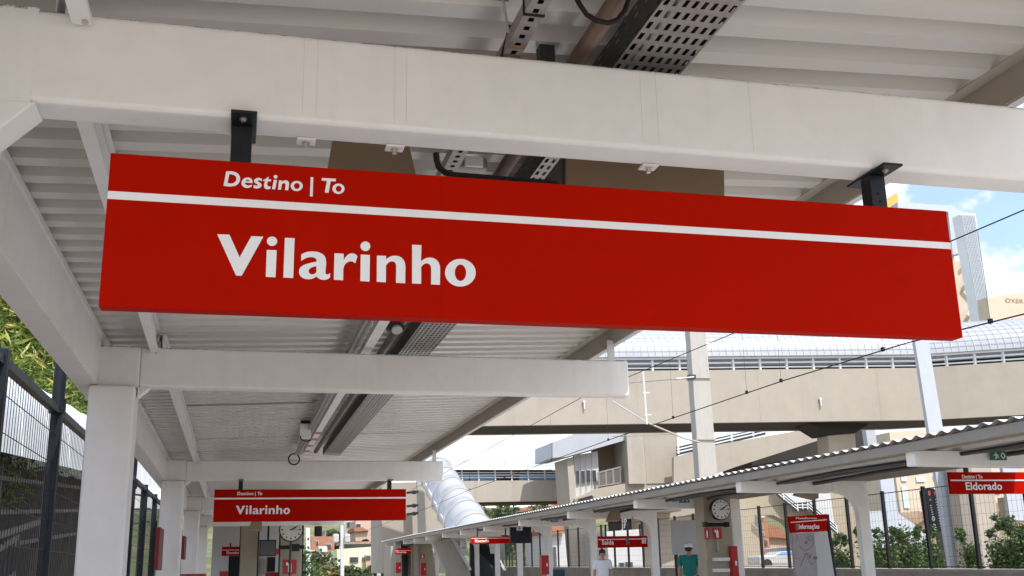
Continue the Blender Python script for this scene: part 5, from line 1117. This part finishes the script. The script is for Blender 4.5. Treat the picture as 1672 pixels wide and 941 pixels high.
wa = [P(a, b, X=WX) for a, b in ((1900, 240), (1672, 343), (1555, 393), (1194, 546), (1024, 616.5), (948.6, 650), (724.5, 773), (560, 858))]
single(MB().tube(wb, .0065, 6), 'contact_wire', 'rubber', 'lower overhead contact wire running the length of the tracks', 'wire')
single(MB().tube(wa, .006, 6), 'messenger_wire', 'rubber', 'upper overhead wire passing behind the right end of the big sign', 'wire')
def on(w, y):
    for i in range(len(w)-1):
        if w[i].y <= y <= w[i+1].y: return w[i].lerp(w[i+1], (y-w[i].y)/(w[i+1].y-w[i].y))
dp = 0
for y in (7.6, 9.2, 11.3, 12.2, 14.6, 17.5, 21, 25, 29):
    a = on(wb, y); b = on(wa, y)
    if not a or not b: continue
    t = thing('dropper', 'thin dropper clipped between the two overhead wires, '+['first', 'second', 'third', 'fourth', 'fifth', 'sixth', 'seventh', 'eighth', 'ninth'][dp]+' from the camera', 'wire', a, 'droppers of the overhead line'); dp += 1
    MB().tube([a, b], .0022, 5).build('wire', 'darksteel', t); MB().box(a.x-.012, a.x+.012, a.y-.02, a.y+.02, a.z-.01, a.z+.03).build('clip', 'rubber', t)
# ------------------------------------------------------------------ hillside
hm = MB(); NX, NY = 40, 30; rnd = random.Random(3)
V = [[Vector((-160+i*11, 108+j*12, -1.7+max(0, (j*12-2))*.078+rnd.uniform(-.8, .8)*min(1, j/4)+2.2*math.sin(i*.5+j*.3)*min(1, j/6))) for i in range(NX)] for j in range(NY)]
for j in range(NY-1):
    for i in range(NX-1): hm.quad(V[j][i], V[j][i+1], V[j+1][i+1], V[j+1][i])
struct(hm, 'hillside', 'hillgreen')
G2 = 'houses on the hillside'
house('hill_house', 'pale lime green house with dark veranda on the hillside', 'house', [(550, 897), (608, 893), (609, 935), (551, 935)], 122, 8, 'limewall', ((572, 910, 585, 917), (592, 910, 594, 916)), G2)
house('hill_house', 'flat terracotta veranda house above the lime green house', 'house', [(562, 888), (608, 886), (608, 896), (562, 897)], 124, 6, 'darkglass', (), G2, [(558, 885.5), (608, 884), (608, 888), (558, 889)], 'rooftan')
house('hill_house', 'brown walled wing right of the lime green house', 'house', [(597, 906), (612, 905), (613, 935), (598, 935)], 121, 6, 'pinkwall', ((598, 908, 605, 912),), G2)
house('hill_house', 'grey concrete house high on the hillside under the red sign', 'house', [(562, 842), (580, 842), (580, 884), (562, 885)], 160, 8, 'concrete', ((567, 853, 573, 860),), G2)
house('hill_house', 'pink house with clay roof high on the hillside under the red sign', 'house', [(580.5, 850), (606, 848), (606, 884), (580.5, 884)], 150, 8, 'pinkwall', ((582, 856, 589, 861),), G2, [(578, 862), (592, 861), (602, 867), (578, 868)])
house('hill_house', 'brick house with green patch left of the white boxes', 'house', [(508, 876), (546, 876), (546, 912), (508, 912)], 145, 8, 'brick', ((533, 889, 541, 894), (517, 884, 520, 888)), G2)
house('hill_house', 'small white and blue house left on the hillside', 'house', [(520, 892), (534, 892), (536, 908), (522, 908)], 138, 4, 'whitewall', ((522, 896, 526, 900),), G2)
house('hill_house', 'yellow plaster house below the small white house', 'house', [(517, 905), (540, 903), (542, 935), (517, 935)], 132, 6, 'beigewall', ((519, 913, 524, 922),), G2)
house('hill_house', 'pink house at the left edge of the hillside', 'house', [(506, 898), (518, 898), (518, 940), (506, 940)], 134, 6, 'pinkwall', ((509, 912, 513, 918),), G2)
house('hill_house', 'dark brick house right of the pink house under the sign', 'house', [(606.5, 846), (640, 846), (640, 880), (606.5, 880)], 170, 8, 'brick', ((612, 855, 617, 861), (626, 856, 632, 862)), G2)
house('hill_house', 'brown house beyond the lower footbridge left of its chimney', 'house', [(853, 832), (886, 829), (888, 850), (856, 852)], 190, 10, 'brick', ((866, 838, 870, 842),), G2, [(848, 836), (866, 828), (884, 828), (889, 833)], 'clay')
house('hill_house', 'small clay coloured house beyond the lower footbridge right of the chimney', 'house', [(868, 826), (884, 824), (886, 842), (870, 842)], 215, 10, 'pinkwall', (), G2)
house('hill_house', 'round roofed brick house beyond the lower footbridge beside the station building', 'house', [(900, 826), (912, 822), (920, 826), (922, 842), (900, 842)], 200, 10, 'brick', (), G2)
rnd = random.Random(11); n = 0
spots = [(512, 895, 118, 'by the brick house'), (527, 922, 110, 'below the small white house'), (543, 918, 112, 'below the white boxes'), (572, 924, 112, 'in front of the lime green house'), (590, 928, 111, 'under the windows of the lime green house'), (612, 922, 113, 'right of the lime green house'), (628, 900, 125, 'below the dark brick house'), (602, 880, 150, 'between the clay roof and the veranda'), (548, 866, 165, 'left of the grey house'), (620, 872, 160, 'behind the grey pole'), (494, 900, 55, 'dark and close beside the white mast'), (552, 880, 155, 'behind the twin white boxes'), (634, 925, 112, 'left of the far room')]
for x, yt, Y, lab in spots:
    a = P(x, yt, Y=Y); g0 = -1.7+max(0, (Y-110))*.078; hgt = max(2.5, a.z-g0); r_ = min(hgt*.45, 2.6 if Y > 60 else 1.0)
    tree('hill_tree', 'green tree '+lab, (a.x, Y, g0), hgt, (r_*1.25, r_*1.2, hgt*.42), 1500 if Y > 60 else 3000, .5 if Y > 60 else .2, ('leaf_far', 'leaf_dry')[n % 4 == 1] if Y > 60 else 'leaf_hedge', 200+n, .6, 0, 'trees on the hillside', .14, 12); n += 1
for i in range(16):
    x = 778+i*9.5; Y = 170+rnd.uniform(-18, 40); yt = 828+rnd.uniform(-5, 12)-(i % 3)*4; a = P(x, yt, Y=Y); g0 = -1.7+(Y-110)*.078-1; hgt = max(3, a.z-g0)
    tree('hill_tree', 'tree in the wooded slope beyond the lower footbridge', (a.x, Y, g0), hgt, (2.6, 2.4, hgt*.42), 1300, .55, 'leaf_far', 300+i, .6, 0, 'trees in the wooded slope beyond the lower footbridge', .16, 10)
